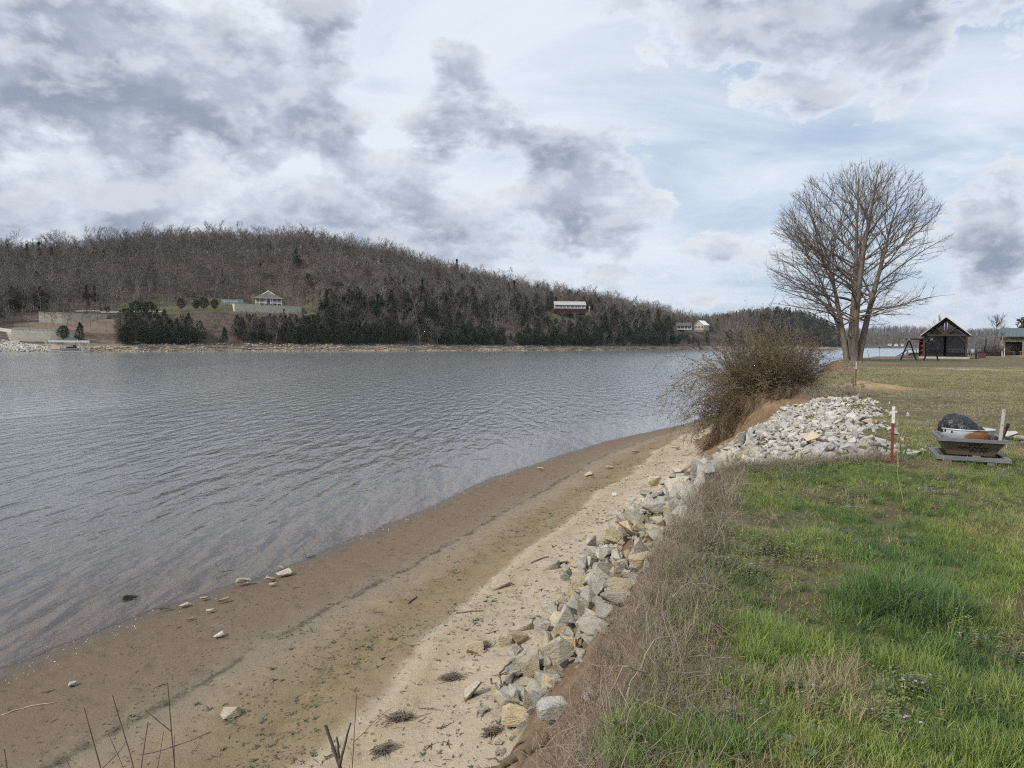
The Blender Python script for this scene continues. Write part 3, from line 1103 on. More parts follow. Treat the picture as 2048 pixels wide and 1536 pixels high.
NB = 7400
ub = rng.uniform(-120, 1500, NB)
sb = np.where(np.arange(NB) < 5200, 4 + 250 * rng.uniform(0, 1, NB) ** 1.25, rng.uniform(130, 310, NB))
keep = ~clear_zone(ub, sb)
keep &= ~((sb < 40) & (ub > 250) & (rng.uniform(0, 1, NB) < .45))
ub, sb = ub[keep], sb[keep]
xb, yb, zb = hill_h(ub, sb)
ok = zb > 2.0
ub, sb, xb, yb, zb = [q[ok] for q in (ub, sb, xb, yb, zb)]
NC = 3400
uc = rng.uniform(-100, 1480, NC)
sc_ = 4 + 190 * rng.uniform(0, 1, NC) ** 2.2
dn = fbm(uc * .012, sc_ * .05, 77, 3)
pr = np.where(sc_ < np.interp(uc, [500, 700], [46, 78]), np.interp(uc, [-100, 200, 250, 600, 700, 1300, 1400, 1480], [.15, .1, .55, .6, .9, .95, .45, .4]), np.interp(uc, [-100, 500, 700, 900, 1000, 1480], [.14, .05, .15, .5, .6, .6]))
keep = (rng.uniform(0, 1, NC) < pr * np.clip((dn - .30) * 4.5, .05, 1.2)) & ~clear_zone(uc, sc_)
uc, sc_ = uc[keep], sc_[keep]
xc, yc, zc = hill_h(uc, sc_)
ok = zc > 2.2
uc, sc_, xc, yc, zc = [q[ok] for q in (uc, sc_, xc, yc, zc)]



def max_top(u, y):
    """height a tree may reach without hiding the walls, lawn and houses above it"""
    lim = np.full(np.shape(u), 1e3)
    for (u0, u1, zv, sv) in ((225, 445, 18.5, 44), (445, 622, 20.4, 46), (1095, 1182, 27.0, 41), (1352, 1412, 17.2, 23)):
        Yv = np.interp(u, SU, SY) + sv
        q = CAMH + (zv - CAMH) * y / Yv
        lim = np.where((u > u0) & (u < u1) & (y < Yv), q, lim)
    return lim


capb = max_top(ub, yb) - zb
capc = max_top(uc, yc) - zc
ok = capb > 4.0
ub, sb, xb, yb, zb, capb = [q[ok] for q in (ub, sb, xb, yb, zb, capb)]
ok = capc > 2.5
uc, sc_, xc, yc, zc, capc = [q[ok] for q in (uc, sc_, xc, yc, zc, capc)]

# the trees that stand foremost are things of their own
inview = np.where((ub > -20) & (ub < 1420))[0]
front = inview[np.argsort(sb[inview] + yb[inview] * .12)][:230]
mask_b = np.zeros(len(ub), bool)
mask_b[front] = True
edge = [i for i in np.where((sb > 30) & ~mask_b & (ub > 0) & (ub < 1380))[0] if sb[i] > 150][:0]
for i in front:
    s_ = min(random.uniform(.62, .95), capb[i] / 15)
    place_tree('bare_tree', random.choice(BARE_V), (xb[i], yb[i], zb[i]), s_, 'bare grey hardwood tree low on the wooded hillside across the water', 'tree', 'bare trees at the foot of the far hillside')
inview = np.where((uc > -20) & (uc < 1420))[0]
frontc = inview[np.argsort(sc_[inview] + yc[inview] * .05)][:220]
mask_c = np.zeros(len(uc), bool)
mask_c[frontc] = True
for i in frontc:
    place_tree('cedar_tree', random.choice(CED_V[:5]), (xc[i], yc[i], zc[i]), min(random.uniform(.45, 1.35), capc[i] / 8.5), 'dark green cedar on the slope above the far shoreline', 'tree', 'cedars on the far slope')


def rots(n, tilt=.06):
    return np.stack([rng.normal(0, tilt, n), rng.normal(0, tilt, n), rng.uniform(0, 6.283, n)], 1)


rb = ~mask_b
rc = ~mask_c
pts = np.concatenate([np.stack([xb[rb], yb[rb], zb[rb]], 1), np.stack([xc[rc], yc[rc], zc[rc]], 1)])
nb_, nc_ = rb.sum(), rc.sum()
vid = np.concatenate([rng.integers(0, 6, nb_), 6 + rng.choice([0, 1, 2, 3, 4, 5, 6], nc_, p=[.22, .22, .2, .18, .16, .01, .01])])
scl = np.concatenate([np.clip(rng.normal(.92, .17, nb_), .5, 1.3), rng.uniform(.5, 1.5, nc_)])
scl = np.minimum(scl, np.concatenate([capb[rb] / 15, capc[rc] / 10]))
scatter('hillside_forest', pts, [v['joined'] for v in BARE_V] + [v['joined'] for v in CED_V], rots(len(pts)), scl, vid, 'grey leafless forest covering the hill across the water', 'forest')

# woods of the headland and of the distant hills
def woods_on(S, n, name, label, pine, sc0, sc1, k0=0.0, k1=.75):
    ny, nx_, _ = S.shape
    a = rng.uniform(k0, k1, n) * (ny - 1.001)
    b = rng.uniform(0, 1, n) * (nx_ - 1.001)
    i, j = a.astype(int), b.astype(int)
    fa, fb = (a - i)[:, None], (b - j)[:, None]
    p = S[i, j] * (1 - fa) * (1 - fb) + S[i + 1, j] * fa * (1 - fb) + S[i, j + 1] * (1 - fa) * fb + S[i + 1, j + 1] * fa * fb
    p = p[p[:, 2] > 1.5]
    m = len(p)
    ev = rng.uniform(0, 1, m) < pine(p)
    vd = np.where(ev, 6 + rng.integers(0, 7, m), rng.integers(0, 6, m))
    scatter(name, p, [v['joined'] for v in BARE_V] + [v['joined'] for v in CED_V], rots(m), rng.uniform(sc0, sc1, m), vd, label, 'forest')


woods_on(HEAD, 3800, 'headland_forest', 'dark evergreen and bare woods on the headland', lambda p: np.clip((p[:, 0] / p[:, 1] * FPX + 1024 - 1450) / 110, .25, .85), .75, 1.1)
woods_on(FAR1, 3200, 'low_hill_forest', 'grey woods on the low hill beyond the lake', lambda p: np.full(len(p), .06), .9, 1.3)
woods_on(FAR2, 3200, 'ridge_forest', 'blue-grey woods on the ridge at the horizon', lambda p: np.full(len(p), .15), 1.3, 1.9)
# ================================================================== THE BIG BARE TREE ON THE LAWN
def big_tree():
    r = np.random.default_rng(7)
    base = ground(1705, 722.5)
    H = 21.4
    CZ, A, CU, CDN = 11.0, 8.9, 9.6, 7.6
    Cc = np.array([-.1, 0, CZ])

    def room(p, d):
        """distance from p along d to the outline of the crown"""
        ts = np.linspace(.1, 16, 60)
        q = p + d * ts[:, None] - Cc
        c = np.where(q[:, 2] > 0, CU, CDN)
        e = (q[:, 0] / A) ** 2 + (q[:, 1] / A) ** 2 + (q[:, 2] / c) ** 2
        k = np.argmax(e > 1)
        return ts[k] if e[k] > 1 else 16
    stems, limbs, br, tw = [], [], [], []
    S = [(-.62, -.1, -.075, .10, 16.5, .30), (-.28, .2, -.015, .03, 19.5, .36), (.05, -.25, .02, -.04, 20.0, .38), (.55, .0, .16, .02, 17.5, .37), (.30, .35, .09, .14, 16.0, .25), (-.35, .45, -.14, .12, 14.0, .22)]
    for (bx, by, lx, ly, L, rad) in S:
        st = curve_pts((bx, by, -.3), (lx, ly, 1), L, 14, (lx * 1.1, ly * 1.1, .05), .03, r)
        rr = rad * np.linspace(1, 0, 15) ** .8 * .92 + .022
        rr[0] *= 1.18
        stems.append((st, rr))
        nl = 22
        for k in range(nl):
            f = .15 + .83 * (k + r.uniform(-.2, 1.2)) / nl
            f = min(max(f, .14), .98)
            i = min(int(f * 14), 13)
            p0 = st[i] + (st[i + 1] - st[i]) * (f * 14 - i)
            az = math.atan2(by * .6 + r.normal(0, .3), bx + r.normal(0, .3)) + r.normal(0, .9) if k % 3 else r.uniform(0, 6.28)
            th = R(np.interp(f, [.14, .3, .5, .75, 1], [80, 68, 50, 33, 14])) + r.normal(0, .16)
            d = np.array([math.cos(az) * math.sin(th), math.sin(az) * math.sin(th), math.cos(th)])
            Lb = room(p0, d) * r.uniform(.84, 1.0)
            if Lb < .8:
                continue
            sag = r.normal(-.10, .12) if f < .42 else r.normal(.18, .15)
            n = 9
            lb = curve_pts(p0, d, Lb, n, (d[0] * .25, d[1] * .25, sag), .06, r)
            r0 = min(rr[i] * .42, .0095 * Lb + .01)
            lr = r0 * np.linspace(1, 0, n + 1) ** .9 + .011
            limbs.append((lb, lr))
            nb = int(Lb * 1.7) + 2
            for q in range(nb):
                g = .14 + .84 * (q + r.uniform(0, 1)) / nb
                j = min(int(g * n), n - 1)
                b0 = lb[j] + (lb[j + 1] - lb[j]) * (g * n - j)
                dd = lb[j + 1] - lb[j]
                dd /= np.linalg.norm(dd)
                side = np.cross(dd, r.normal(0, 1, 3))
                side /= np.linalg.norm(side)
                d2 = dd + side * r.uniform(.5, 1.0) + np.array([0, 0, .05])
                d2 /= np.linalg.norm(d2)
                L2 = min(room(b0, d2) * 1.0, Lb * .42 * (1.15 - .6 * g) + .4) * r.uniform(.6, 1)
                if L2 < .35:
                    continue
                bb = curve_pts(b0, d2, L2, 5, (d2[0] * .1, d2[1] * .1, .18), .11, r)
                br.append((bb, (.005 * L2 + .0035) * np.linspace(1, .25, 6) + .006))
                for h in range(int(L2 * 2.8) + 2):
                    g2 = r.uniform(.12, 1)
                    j2 = min(int(g2 * 5), 4)
                    c0 = bb[j2] + (bb[j2 + 1] - bb[j2]) * (g2 * 5 - j2)
                    e3 = bb[j2 + 1] - bb[j2]
                    e3 /= np.linalg.norm(e3)
                    e3 = e3 + r.normal(0, .48, 3) + np.array([0, 0, .12])
                    e3 /= np.linalg.norm(e3)
                    L3 = min(r.uniform(.3, .95), room(c0, e3) + .25)
                    tw.append((np.array([c0, c0 + e3 * L3 * .5 + r.normal(0, .04, 3), c0 + e3 * L3 + np.array([0, 0, .06])]), np.array([.0095, .008, .0045])))
    e = empty('maple_tree', base, 0, 'large bare round-crowned tree with several grey trunks on the lawn edge', 'tree')
    mb, t, p = mat('big_tree_bark', .9, .2)
    tc = t.new('ShaderNodeTexCoord').outputs['Object']
    n = t.noise(t.vmath('MULTIPLY', tc, (1, 1, .22)), 5, 6, .65)
    c = t.mix(t.smooth(n, .3, .7), (.105, .084, .066), (.20, .165, .135))
    lich = t.smooth(t.noise(tc, 1.3, 4, .6), .5, .7)
    t.put(p.inputs['Base Color'], t.mix(t.math('MULTIPLY', lich, .4), c, (.19, .185, .15)))
    t.put(p.inputs['Normal'], t.bump(n, .9, .05))
    mt = simple('big_tree_twigs', (.175, .152, .134), (.115, .098, .086), 2, .9, .1)
    for s in stems:
        V, F_ = tubes([s], 9)
        obj('trunk', mesh('trunk', V, F_, mb, True), e)
    V, F_ = tubes(limbs, 5)
    obj('limbs', mesh('limbs', V, F_, mb, True), e)
    V, F_ = tubes(br, 3)
    V2, F2 = tubes(tw, 3)
    obj('crown', mesh('crown', np.concatenate([V, V2]), np.concatenate([F_, F2 + len(V)]), mt), e)


big_tree()


# ================================================================== THE TANGLED BUSH ON THE CUT BANK
def bush():
    r = np.random.default_rng(21)
    e = empty('bramble_bush', (9.2, 26.4, zat(9.2, 26.4)), 0, 'tangled brown and olive bush overhanging the eroded bank', 'bush')
    o = np.array(e.location)
    canes, side, leaves, hang = [], [], [], []

    def cane(p0, d, L, bend, rad, n=7, kids=5, out=canes):
        pl = curve_pts(p0, d, L, n, bend, .17, r)
        out.append((pl - o, rad * np.linspace(1, .3, n + 1)))
        for q in range(kids):
            g = r.uniform(.2, 1)
            j = min(int(g * n), n - 1)
            c0 = pl[j] + (pl[j + 1] - pl[j]) * (g * n - j)
            dd = (pl[j + 1] - pl[j]) / np.linalg.norm(pl[j + 1] - pl[j]) + r.normal(0, .65, 3)
            dd /= np.linalg.norm(dd)
            Lk = L * r.uniform(.12, .34)
            k2 = curve_pts(c0, dd, Lk, 3, (0, 0, .1), .15, r)
            side.append((k2 - o, np.array([.0065, .005, .004, .003])))
            for h in range(3):
                if r.uniform() < .68:
                    leaves.append(k2[r.integers(1, 4)] - o + r.normal(0, .04, 3))
    for k in range(640):                                     # the body
        a = r.uniform(0, 1)
        x = r.uniform(8.2, 10.6)
        yy = r.uniform(25.2, 28.0)
        z = max(zat(x, yy), 2.2)
        cx_ = (x - 9.2) / 1.7
        L = r.uniform(1.1, 2.85) * (1 - .5 * min(1, abs(cx_)) ** 1.5) * (1 + .35 * math.sin(x * 5.3) * math.sin(yy * 4.1))
        d = np.array([cx_ * .30 + r.normal(0, .22) + .02, r.normal(-.12, .25), 1])
        cane((x, yy, z - .1), d, L, (cx_ * .5 + r.normal(0, .35), -.2 + r.normal(0, .3), -.35), .011, 7, 8)
    for k in range(34):                                      # stout stems from the base
        x = r.uniform(8.4, 10.4)
        cane((x, r.uniform(25.2, 26.6), zat(x, 25.8) - .1), (r.normal(0, .35), r.normal(-.1, .25), 1), r.uniform(1.4, 2.6), (r.normal(0, .5), -.1, -.2), .024, 7, 6)
    for k in range(95):                                      # spilling over the edge
        x = r.uniform(7.4, 10.4)
        yy = 24.6 + .5 * abs(x - 9) + r.uniform(-.3, .8)
        z = zat(x, yy) + r.uniform(-.2, .5)
        d = np.array([-.55 + r.normal(0, .3), -.6 + r.normal(0, .25), r.uniform(-.1, .9)])
        cane((x, yy, z), d, r.uniform(.6, 1.5), (-.25, -.2, -1.5), .010, 7, 4)
    for k in range(150):                                     # left flank hanging to the beach
        x = r.uniform(7.2, 8.5)
        yy = r.uniform(24.6, 27)
        z = r.uniform(2.3, 3.9)
        d = np.array([-.7 + r.normal(0, .25), -.25 + r.normal(0, .25), r.uniform(-.1, .8)])
        cane((x, yy, z), d, r.uniform(.6, 1.35), (-.15, -.1, -1.8), .010, 7, 5)
    for k in range(46):                                      # long arching vines over the water side
        p0 = (r.uniform(7.6, 8.6), r.uniform(24.8, 26.5), r.uniform(3.0, 4.3))
        d = np.array([-1.0, r.normal(-.1, .2), r.uniform(.15, .95)])
        cane(p0, d, r.uniform(2.0, 3.7), (-.2, 0, r.uniform(-2.6, -1.3)), .011, 12, 9)
    for k in range(24):                                      # wispy tops
        x = r.uniform(8.6, 11)
        cane((x, 26 + r.normal(0, .8), 4.2), (r.normal(0, .35), r.normal(0, .3), 1), r.uniform(.9, 1.7), (r.normal(0, .5), 0, -.4), .008, 7, 4)
    for k in range(240):                                     # roots down the earth face
        x = r.uniform(6.9, 10.2)
        yy = 24.4 + .5 * abs(x - 9) + r.uniform(-.3, .4)
        z = zat(x, yy) + .1
        pl = curve_pts((x, yy, z), (-.3 + r.normal(0, .2), -.5, -.3), r.uniform(.5, 1.5), 6, (0, 0, -1.4), .12, r)
        pl[:, 2] = np.maximum(pl[:, 2], shore(pl[:, :2])[0] + .02)
        hang.append((pl - o, .008 * np.linspace(1, .4, 7)))
    V, F_ = tubes(canes, 3)
    obj('canes', mesh('canes', V, F_, simple('bush_canes', (.215, .162, .115), (.115, .085, .062), 1.2, .9, .1)), e)
    V, F_ = tubes(side, 3)
    obj('twigs', mesh('twigs', V, F_, simple('bush_twigs', (.235, .180, .122), (.14, .108, .070), .9, .9, .1)), e)
    V, F_ = tubes(hang, 3)
    obj('roots', mesh('roots', V, F_, simple('bush_roots', (.15, .10, .065), (.09, .065, .045), 2, .9, .1)), e)
    V, F_ = [], []
    for c in leaves:
        d = r.normal(0, 1, 3)
        d /= np.linalg.norm(d)
        s = np.cross(d, r.normal(0, 1, 3))
        s /= np.linalg.norm(s)
        L = r.uniform(.025, .06)
        n = len(V)
        V += [c - s * L * .4, c + d * L * .5 - s * L * .0, c + s * L * .4, c + d * L * 1.3]
        F_.append((n, n + 1, n + 2))
        F_.append((n, n + 3, n + 2))
    obj('leaves', mesh('leaves', np.array(V), np.array(F_), simple('bush_leaves', (.145, .135, .058), (.11, .095, .05), .7, .8, .2)), e)


bush()


# ================================================================== ROCKS
def rock_mesh(name, seed, m, flat=(1, .8, .62), n=11, bev=.02):
    r = np.random.default_rng(seed)
    bm = bmesh.new()
    for k in range(n):
        p = r.uniform(-1, 1, 3)
        p = np.sign(p) * np.abs(p) ** .55
        p /= max(1, np.linalg.norm(p) ** .75)
        bm.verts.new((p[0] * .5 * flat[0], p[1] * .5 * flat[1], p[2] * .5 * flat[2]))
    bmesh.ops.convex_hull(bm, input=bm.verts)
    for v in [v for v in bm.verts if not v.link_faces]:
        bm.verts.remove(v)
    bmesh.ops.dissolve_limit(bm, angle_limit=R(14), verts=bm.verts, edges=bm.edges)
    bmesh.ops.bevel(bm, geom=list(bm.edges), offset=bev, segments=1, affect='EDGES', profile=.6)
    bmesh.ops.triangulate(bm, faces=bm.faces)
    for v in bm.verts:
        v.co *= 1 + r.normal(0, .012)
    me = bpy.data.meshes.new(name)
    bm.to_mesh(me)
    bm.free()
    me.materials.append(m)
    return me


def stone_material(name, pale, grey, ochre, dirt):
    m, t, p = mat(name, .9, .2)
    tc = t.new('ShaderNodeTexCoord').outputs['Object']
    oi = t.new('ShaderNodeObjectInfo').outputs['Random']
    off = t.vmath('ADD', tc, t.vmath('SCALE', (7.0, 3.0, 5.0), scale=oi))
    n1 = t.noise(off, 2.2, 5, .62)
    n2 = t.noise(t.vmath('MULTIPLY', off, (1, 1, 3.2)), 6, 6, .68)
    n3 = t.noise(off, 34, 4, .7)
    c = t.mix(t.smooth(n1, .35, .65), pale, grey)
    c = t.mix(t.smooth(t.math('ADD', t.math('FRACT', t.math('MULTIPLY', oi, 7.3)), t.math('MULTIPLY', t.math('SUBTRACT', n1, .5), .7)), .62, .95), c, ochre)
    c = t.mix(t.math('MULTIPLY', t.smooth(n2, .45, .68), .55), c, dirt)
    k = t.math('ADD', t.math('MULTIPLY', oi, .42), .76)
    c = t.vmath('SCALE', c, scale=k)
    c = t.mix(t.math('MULTIPLY', t.smooth(n3, .50, .70), .30), c, (.62, .60, .55))
    t.put(p.inputs['Base Color'], c)
    t.put(p.inputs['Normal'], t.bump(t.math('ADD', n2, t.math('MULTIPLY', n3, .35)), .75, .05))
    return m


M_STONE = stone_material('limestone', (.47, .43, .36), (.33, .318, .285), (.47, .385, .24), (.20, .172, .135))
M_WHITE = stone_material('white_limestone', (.60, .575, .525), (.44, .43, .41), (.53, .45, .31), (.30, .27, .235))
M_DARK = stone_material('dark_stone', (.15, .13, .105), (.11, .10, .085), (.16, .12, .08), (.07, .06, .05))
M_TAN = stone_material('beach_stone', (.46, .40, .30), (.38, .33, .26), (.45, .36, .23), (.26, .21, .15))
ROCKS = [rock_mesh('limestone_%d' % k, 300 + k, M_STONE, ((1, .8, .62), (1, .62, .5), (1, .9, .45), (1, .7, .75))[k % 4]) for k in range(16)]
WROCKS = [rock_mesh('white_limestone_%d' % k, 340 + k, M_WHITE, ((1, .8, .55), (1, .7, .45), (1, .85, .6))[k % 3]) for k in range(12)]
TROCKS = [rock_mesh('beach_stone_%d' % k, 380 + k, M_TAN, ((1, .6, .28), (1, .75, .35), (1, .8, .6))[k % 3], 12, .02) for k in range(9)]
DROCKS = [rock_mesh('dark_stone_%d' % k, 395 + k, M_DARK, (1, .55, .3), 11, .02) for k in range(2)]
BLOCK = rock_mesh('limestone_block', 402, M_WHITE, (1, .62, .55), 26, .02)


def drop(name, me, x, y, size, sink, label, cat, group=None, rz=None, tilt=.45, dz=0.0):
    z = zat(x, y)
    o = obj(name, me, None, (x, y, z + size * (.30 - sink) + dz), (random.gauss(0, tilt), random.gauss(0, tilt), random.uniform(0, 6.28) if rz is None else rz), size)
    return tag(o, label, cat, group)


# near pile: along the foot and the lower slope of the bank
pile = []
tries = 0
while len(pile) < 205 and tries < 40000:
    tries += 1
    k = random.random()
    yy = 6.8 + 11.6 * k ** 1.5
    fx = float(np.interp(yy, FOOT[:, 1], FOOT[:, 0]))
    cxx = float(np.interp(yy, [2.75, 4.6, 7.2, 9.4, 11, 14, 18.5], [.37, .95, 1.85, 2.75, 3.6, 4.9, 7.2]))
    tt = random.uniform(-.08, 1.0) if yy < 11 else random.uniform(-.12, .95)
    xx = fx + (cxx - fx) * tt
    size = random.choice((random.uniform(.12, .20), random.uniform(.18, .36), random.uniform(.2, .32))) * (1.3 if random.random() < .15 else 1)
    if yy < 7.2 and tt > .7:
        continue
    if all((xx - a) ** 2 + (yy - b) ** 2 > (.44 * (size + c) / 2 * 1.25) ** 2 for a, b, c in pile):
        pile.append((xx, yy, size))
for k, (xx, yy, size) in enumerate(pile):
    if yy < 8.6:
        lb, gp = 'grey angular limestone rock in the near pile at the foot of the bank', 'rocks of the near pile'
    elif yy < 12:
        lb, gp = 'weathered limestone rock along the bank below the dry weeds', 'rocks along the middle of the bank'
    else:
        lb, gp = 'pale limestone rock spilling down the bank below the white riprap', 'rocks below the riprap patch'
    drop('riprap_rock', ROCKS[k % 16], xx, yy, size * 1.5, .06, lb, 'rock', gp)
# a second layer lying on the first
for k in range(72):
    a, b, c = random.choice([q for q in pile if 6.4 < q[1] < 13])
    size = random.uniform(.15, .30)
    drop('riprap_rock', random.choice(ROCKS), a + random.uniform(-.15, .15), b + random.uniform(-.15, .15), size * 1.42, -.34, 'limestone rock lying on top of the bank pile', 'rock', 'rocks on top of the bank pile', tilt=.6)
# half buried ones strewn over the sand below the pile
for k in range(24):
    yy = random.uniform(7.0, 10.2)
    fx = float(np.interp(yy, FOOT[:, 1], FOOT[:, 0]))
    drop('riprap_rock', random.choice(ROCKS), fx - abs(random.gauss(0, .34)), yy, random.uniform(.18, .42), .16, 'limestone rock half buried in the sand just below the bank pile', 'rock', 'half buried rocks below the pile', tilt=.25)
# the white patch beside the red and white post
EDGE_IN = np.array([(3.3, 9.9), (5.3, 10.5), (5.9, 11.8), (7.0, 14.2), (8.9, 18.3), (10.4, 21.6), (10.4, 22.6)])
EDGE_OUT = np.array([(2.6, 10.2), (3.1, 11), (4.4, 14), (6.4, 18), (8.7, 22.2)])
white = []
tries = 0
while len(white) < 300 and tries < 60000:
    tries += 1
    yy = 9.9 + 12.6 * random.random() ** 1.25
    x0 = np.interp(yy, EDGE_OUT[:, 1], EDGE_OUT[:, 0]) - .5
    x1 = np.interp(yy, EDGE_IN[:, 1], EDGE_IN[:, 0]) + .12 + random.gauss(0, .22) + .35 * math.sin(yy * 1.9)
    xx = random.uniform(x0, x1)
    size = random.uniform(.13, .30)
    if all((xx - a) ** 2 + (yy - b) ** 2 > (.36 * (size + c) / 2 * 1.3) ** 2 for a, b, c in white):
        white.append((xx, yy, size))
for k, (xx, yy, size) in enumerate(white):
    far_ = yy > 15
    drop('white_rock', WROCKS[k % 12], xx, yy, size * 1.25, .05, 'white rock toward the far end of the riprap patch, by the bush' if far_ else 'white rock in the riprap patch beside the tall red and white post',
         'rock', 'white rocks at the far end of the patch' if far_ else 'white rocks of the riprap patch', tilt=.3)
n = 4200
yy = 9.9 + 12.8 * rng.uniform(0, 1, n)
x0 = np.interp(yy, EDGE_OUT[:, 1], EDGE_OUT[:, 0]) - .9
x1 = np.interp(yy, EDGE_IN[:, 1], EDGE_IN[:, 0]) + .2 + rng.normal(0, .3, n) + .35 * np.sin(yy * 1.9)
xx = x0 + (x1 - x0) * rng.uniform(0, 1, n)
scatter('riprap_rubble', np.stack([xx, yy, shore(np.stack([xx, yy], 1))[0] + .03], 1), WROCKS, rots(n, .6), rng.uniform(.07, .18, n), rng.integers(0, 12, n), 'small white rubble filling the riprap patch', 'rubble')
n = 1300
yy = 6.6 + 9 * rng.uniform(0, 1, n)
fx = np.interp(yy, FOOT[:, 1], FOOT[:, 0])
xx = fx + rng.uniform(-.2, 1.7, n)
scatter('bank_rubble', np.stack([xx, yy, shore(np.stack([xx, yy], 1))[0] + .02], 1), ROCKS, rots(n, .6), rng.uniform(.06, .17, n), rng.integers(0, 16, n), 'small limestone rubble between the bank rocks', 'rubble')

# single stones one can point to: (px, py, width px, mesh, sink, label)
LOOSE = [
    (1108, 1432, 66, BLOCK, .05, 'big cream block of layered limestone at the near end of the rock pile'),
    (1008, 1442, 27, WROCKS[1], .05, 'small white stone on the sand beside the near end of the pile'),
    (1180, 1398, 36, WROCKS[3], .0, 'pale upright stone against the brown earth at the near end of the pile'),
    (1000, 1172, 38, TROCKS[2], .1, 'ochre boulder alone on the pale sand'),
    (1047, 1256, 38, TROCKS[5], .1, 'rounded brown boulder on the sand above the pile'),
    (1012, 1284, 36, ROCKS[3], .12, 'grey block half buried in sand beside drift twigs'),
    (952, 1300, 42, TROCKS[8], .22, 'flat tan boulder nearly buried in the sand'),
    (1097, 1132, 44, TROCKS[5], .2, 'sand-coloured boulder sunk beside a driftwood stick'),
    (1224, 1112, 40, ROCKS[4], .05, 'pale wedge-shaped rock standing on the sand'),
    (1310, 968, 30, WROCKS[5], .05, 'pale grey square rock alone on the upper beach'),
    (1229, 992, 11, WROCKS[2], .0, 'small upright pale stone on the ochre sand'),
    (568, 1150, 32, TROCKS[1], .05, 'large flat yellow stone at the water edge'),
    (562, 1139, 12, TROCKS[4], .0, 'small brown stone resting against the flat yellow stone'),
    (487, 1169, 28, TROCKS[4], .0, 'square yellow stone at the water edge'),
    (541, 1163, 22, TROCKS[0], .05, 'thin flat stone below the big yellow stone'),
    (546, 1172, 15, TROCKS[3], .05, 'little flat stone beside the shell line'),
    (368, 1214, 18, TROCKS[1], .0, 'pale stone at the edge of the water'),
    (422, 1226, 16, TROCKS[3], .05, 'tan oval stone on the wet mud'),
    (382, 1242, 13, TROCKS[6], .05, 'small tan stone on the shell line'),
    (408, 1201, 17, TROCKS[0], .05, 'narrow tan stone touching the water'),
    (448, 1205, 22, TROCKS[6], .05, 'long thin stone among the shells'),
    (438, 1275, 20, WROCKS[6], .05, 'white flat stone on the brown mud'),
    (460, 1432, 36, WROCKS[8], .1, 'speckled white stone low on the beach'),
    (330, 1222, 20, DROCKS[0], .05, 'dark tilted stone at the waterline'),
    (260, 1199, 30, DROCKS[1], .1, 'dark flat stone sticking out of the water'),
    (145, 1374, 14, WROCKS[9], .05, 'white scrap of stone on the mud'),
    (1082, 940, 16, TROCKS[3], .05, 'pale stone at the waterline up the beach'),
    (1176, 951, 18, TROCKS[1], .05, 'tan flat stone halfway up the mud'),
    (1219, 937, 14, TROCKS[4], .05, 'tan stone on the old drift line'),
    (1232, 928, 14, TROCKS[6], .05, 'narrow tan stone close to another on the drift line'),
    (1270, 906, 17, TROCKS[0], .05, 'long flat tan stone near the overhanging bush'),
    (1352, 899, 17, TROCKS[3], .05, 'flat tan stone lying under the overhanging bush'),
    (1304, 897, 9, TROCKS[6], .05, 'little tan stone before the bush'),
    (1240, 923, 9, TROCKS[0], .05, 'little flat stone higher on the drift line'),
    (1753, 885, 14, WROCKS[4], .05, 'round white stone in the grass by the tall post'),
    (2018, 876, 26, WROCKS[7], .0, 'white stone in the grass behind the fire pit'),
    (2040, 880, 18, WROCKS[10], .05, 'flat white stone in the grass at the picture edge'),
    (1795, 868, 14, WROCKS[11], .05, 'flat white stone in the grass behind the tall post'),
]
for (px, py, wpx, me, sink, lb) in LOOSE:
    q = ground(px, py + wpx * .12)
    dist = math.hypot(math.hypot(q.x, q.y), CAMH - q.z)
    size = wpx / FPX * dist * 1.22
    if py < 1215 and px < 300:
        q.z = 0.0
    o = drop('limestone_block' if me is BLOCK else 'stone', me, q.x, q.y, size, sink, lb, 'rock', None, rz=math.atan2(-q.x, q.y) + random.uniform(-.25, .25), tilt=.08)
# ================================================================== GRASS, WEEDS, BEACH LITTER
def ribbon_tuft(name, m, n, l0, l1, w, spread, lean, droop, seed, segs=3, base=.03, kink=0.0):
    """a clump of curved tapering blades"""
    r = np.random.default_rng(seed)
    V, F_ = [], []
    for k in range(n):
        az = r.uniform(0, 6.283)
        L = r.uniform(l0, l1)
        le = abs(r.normal(0, lean)) + .04
        p = np.array([r.normal(0, base), r.normal(0, base), -.01])
        d = np.array([math.cos(az) * le, math.sin(az) * le, 1.0])
        d /= np.linalg.norm(d)
        s = np.array([-math.sin(az), math.cos(az), 0]) + r.normal(0, .3, 3)
        s /= np.linalg.norm(s)
        n0 = len(V)
        for q in range(segs):
            ww = w * (1 - .75 * q / segs) * .5 * r.uniform(.8, 1.2)
            V += [p - s * ww, p + s * ww]
            d = d + np.array([math.cos(az) * spread, math.sin(az) * spread, -droop]) / segs + (r.normal(0, kink, 3) if kink else 0)
            d /= np.linalg.norm(d)
            p = p + d * L / segs
        V.append(p)
        for q in range(segs - 1):
            a = n0 + 2 * q
            F_ += [(a, a + 1, a + 3), (a, a + 3, a + 2)]
        a = n0 + 2 * (segs - 1)
        F_.append((a, a + 1, a + 2))
    return mesh(name, np.array(V), np.array(F_), m)


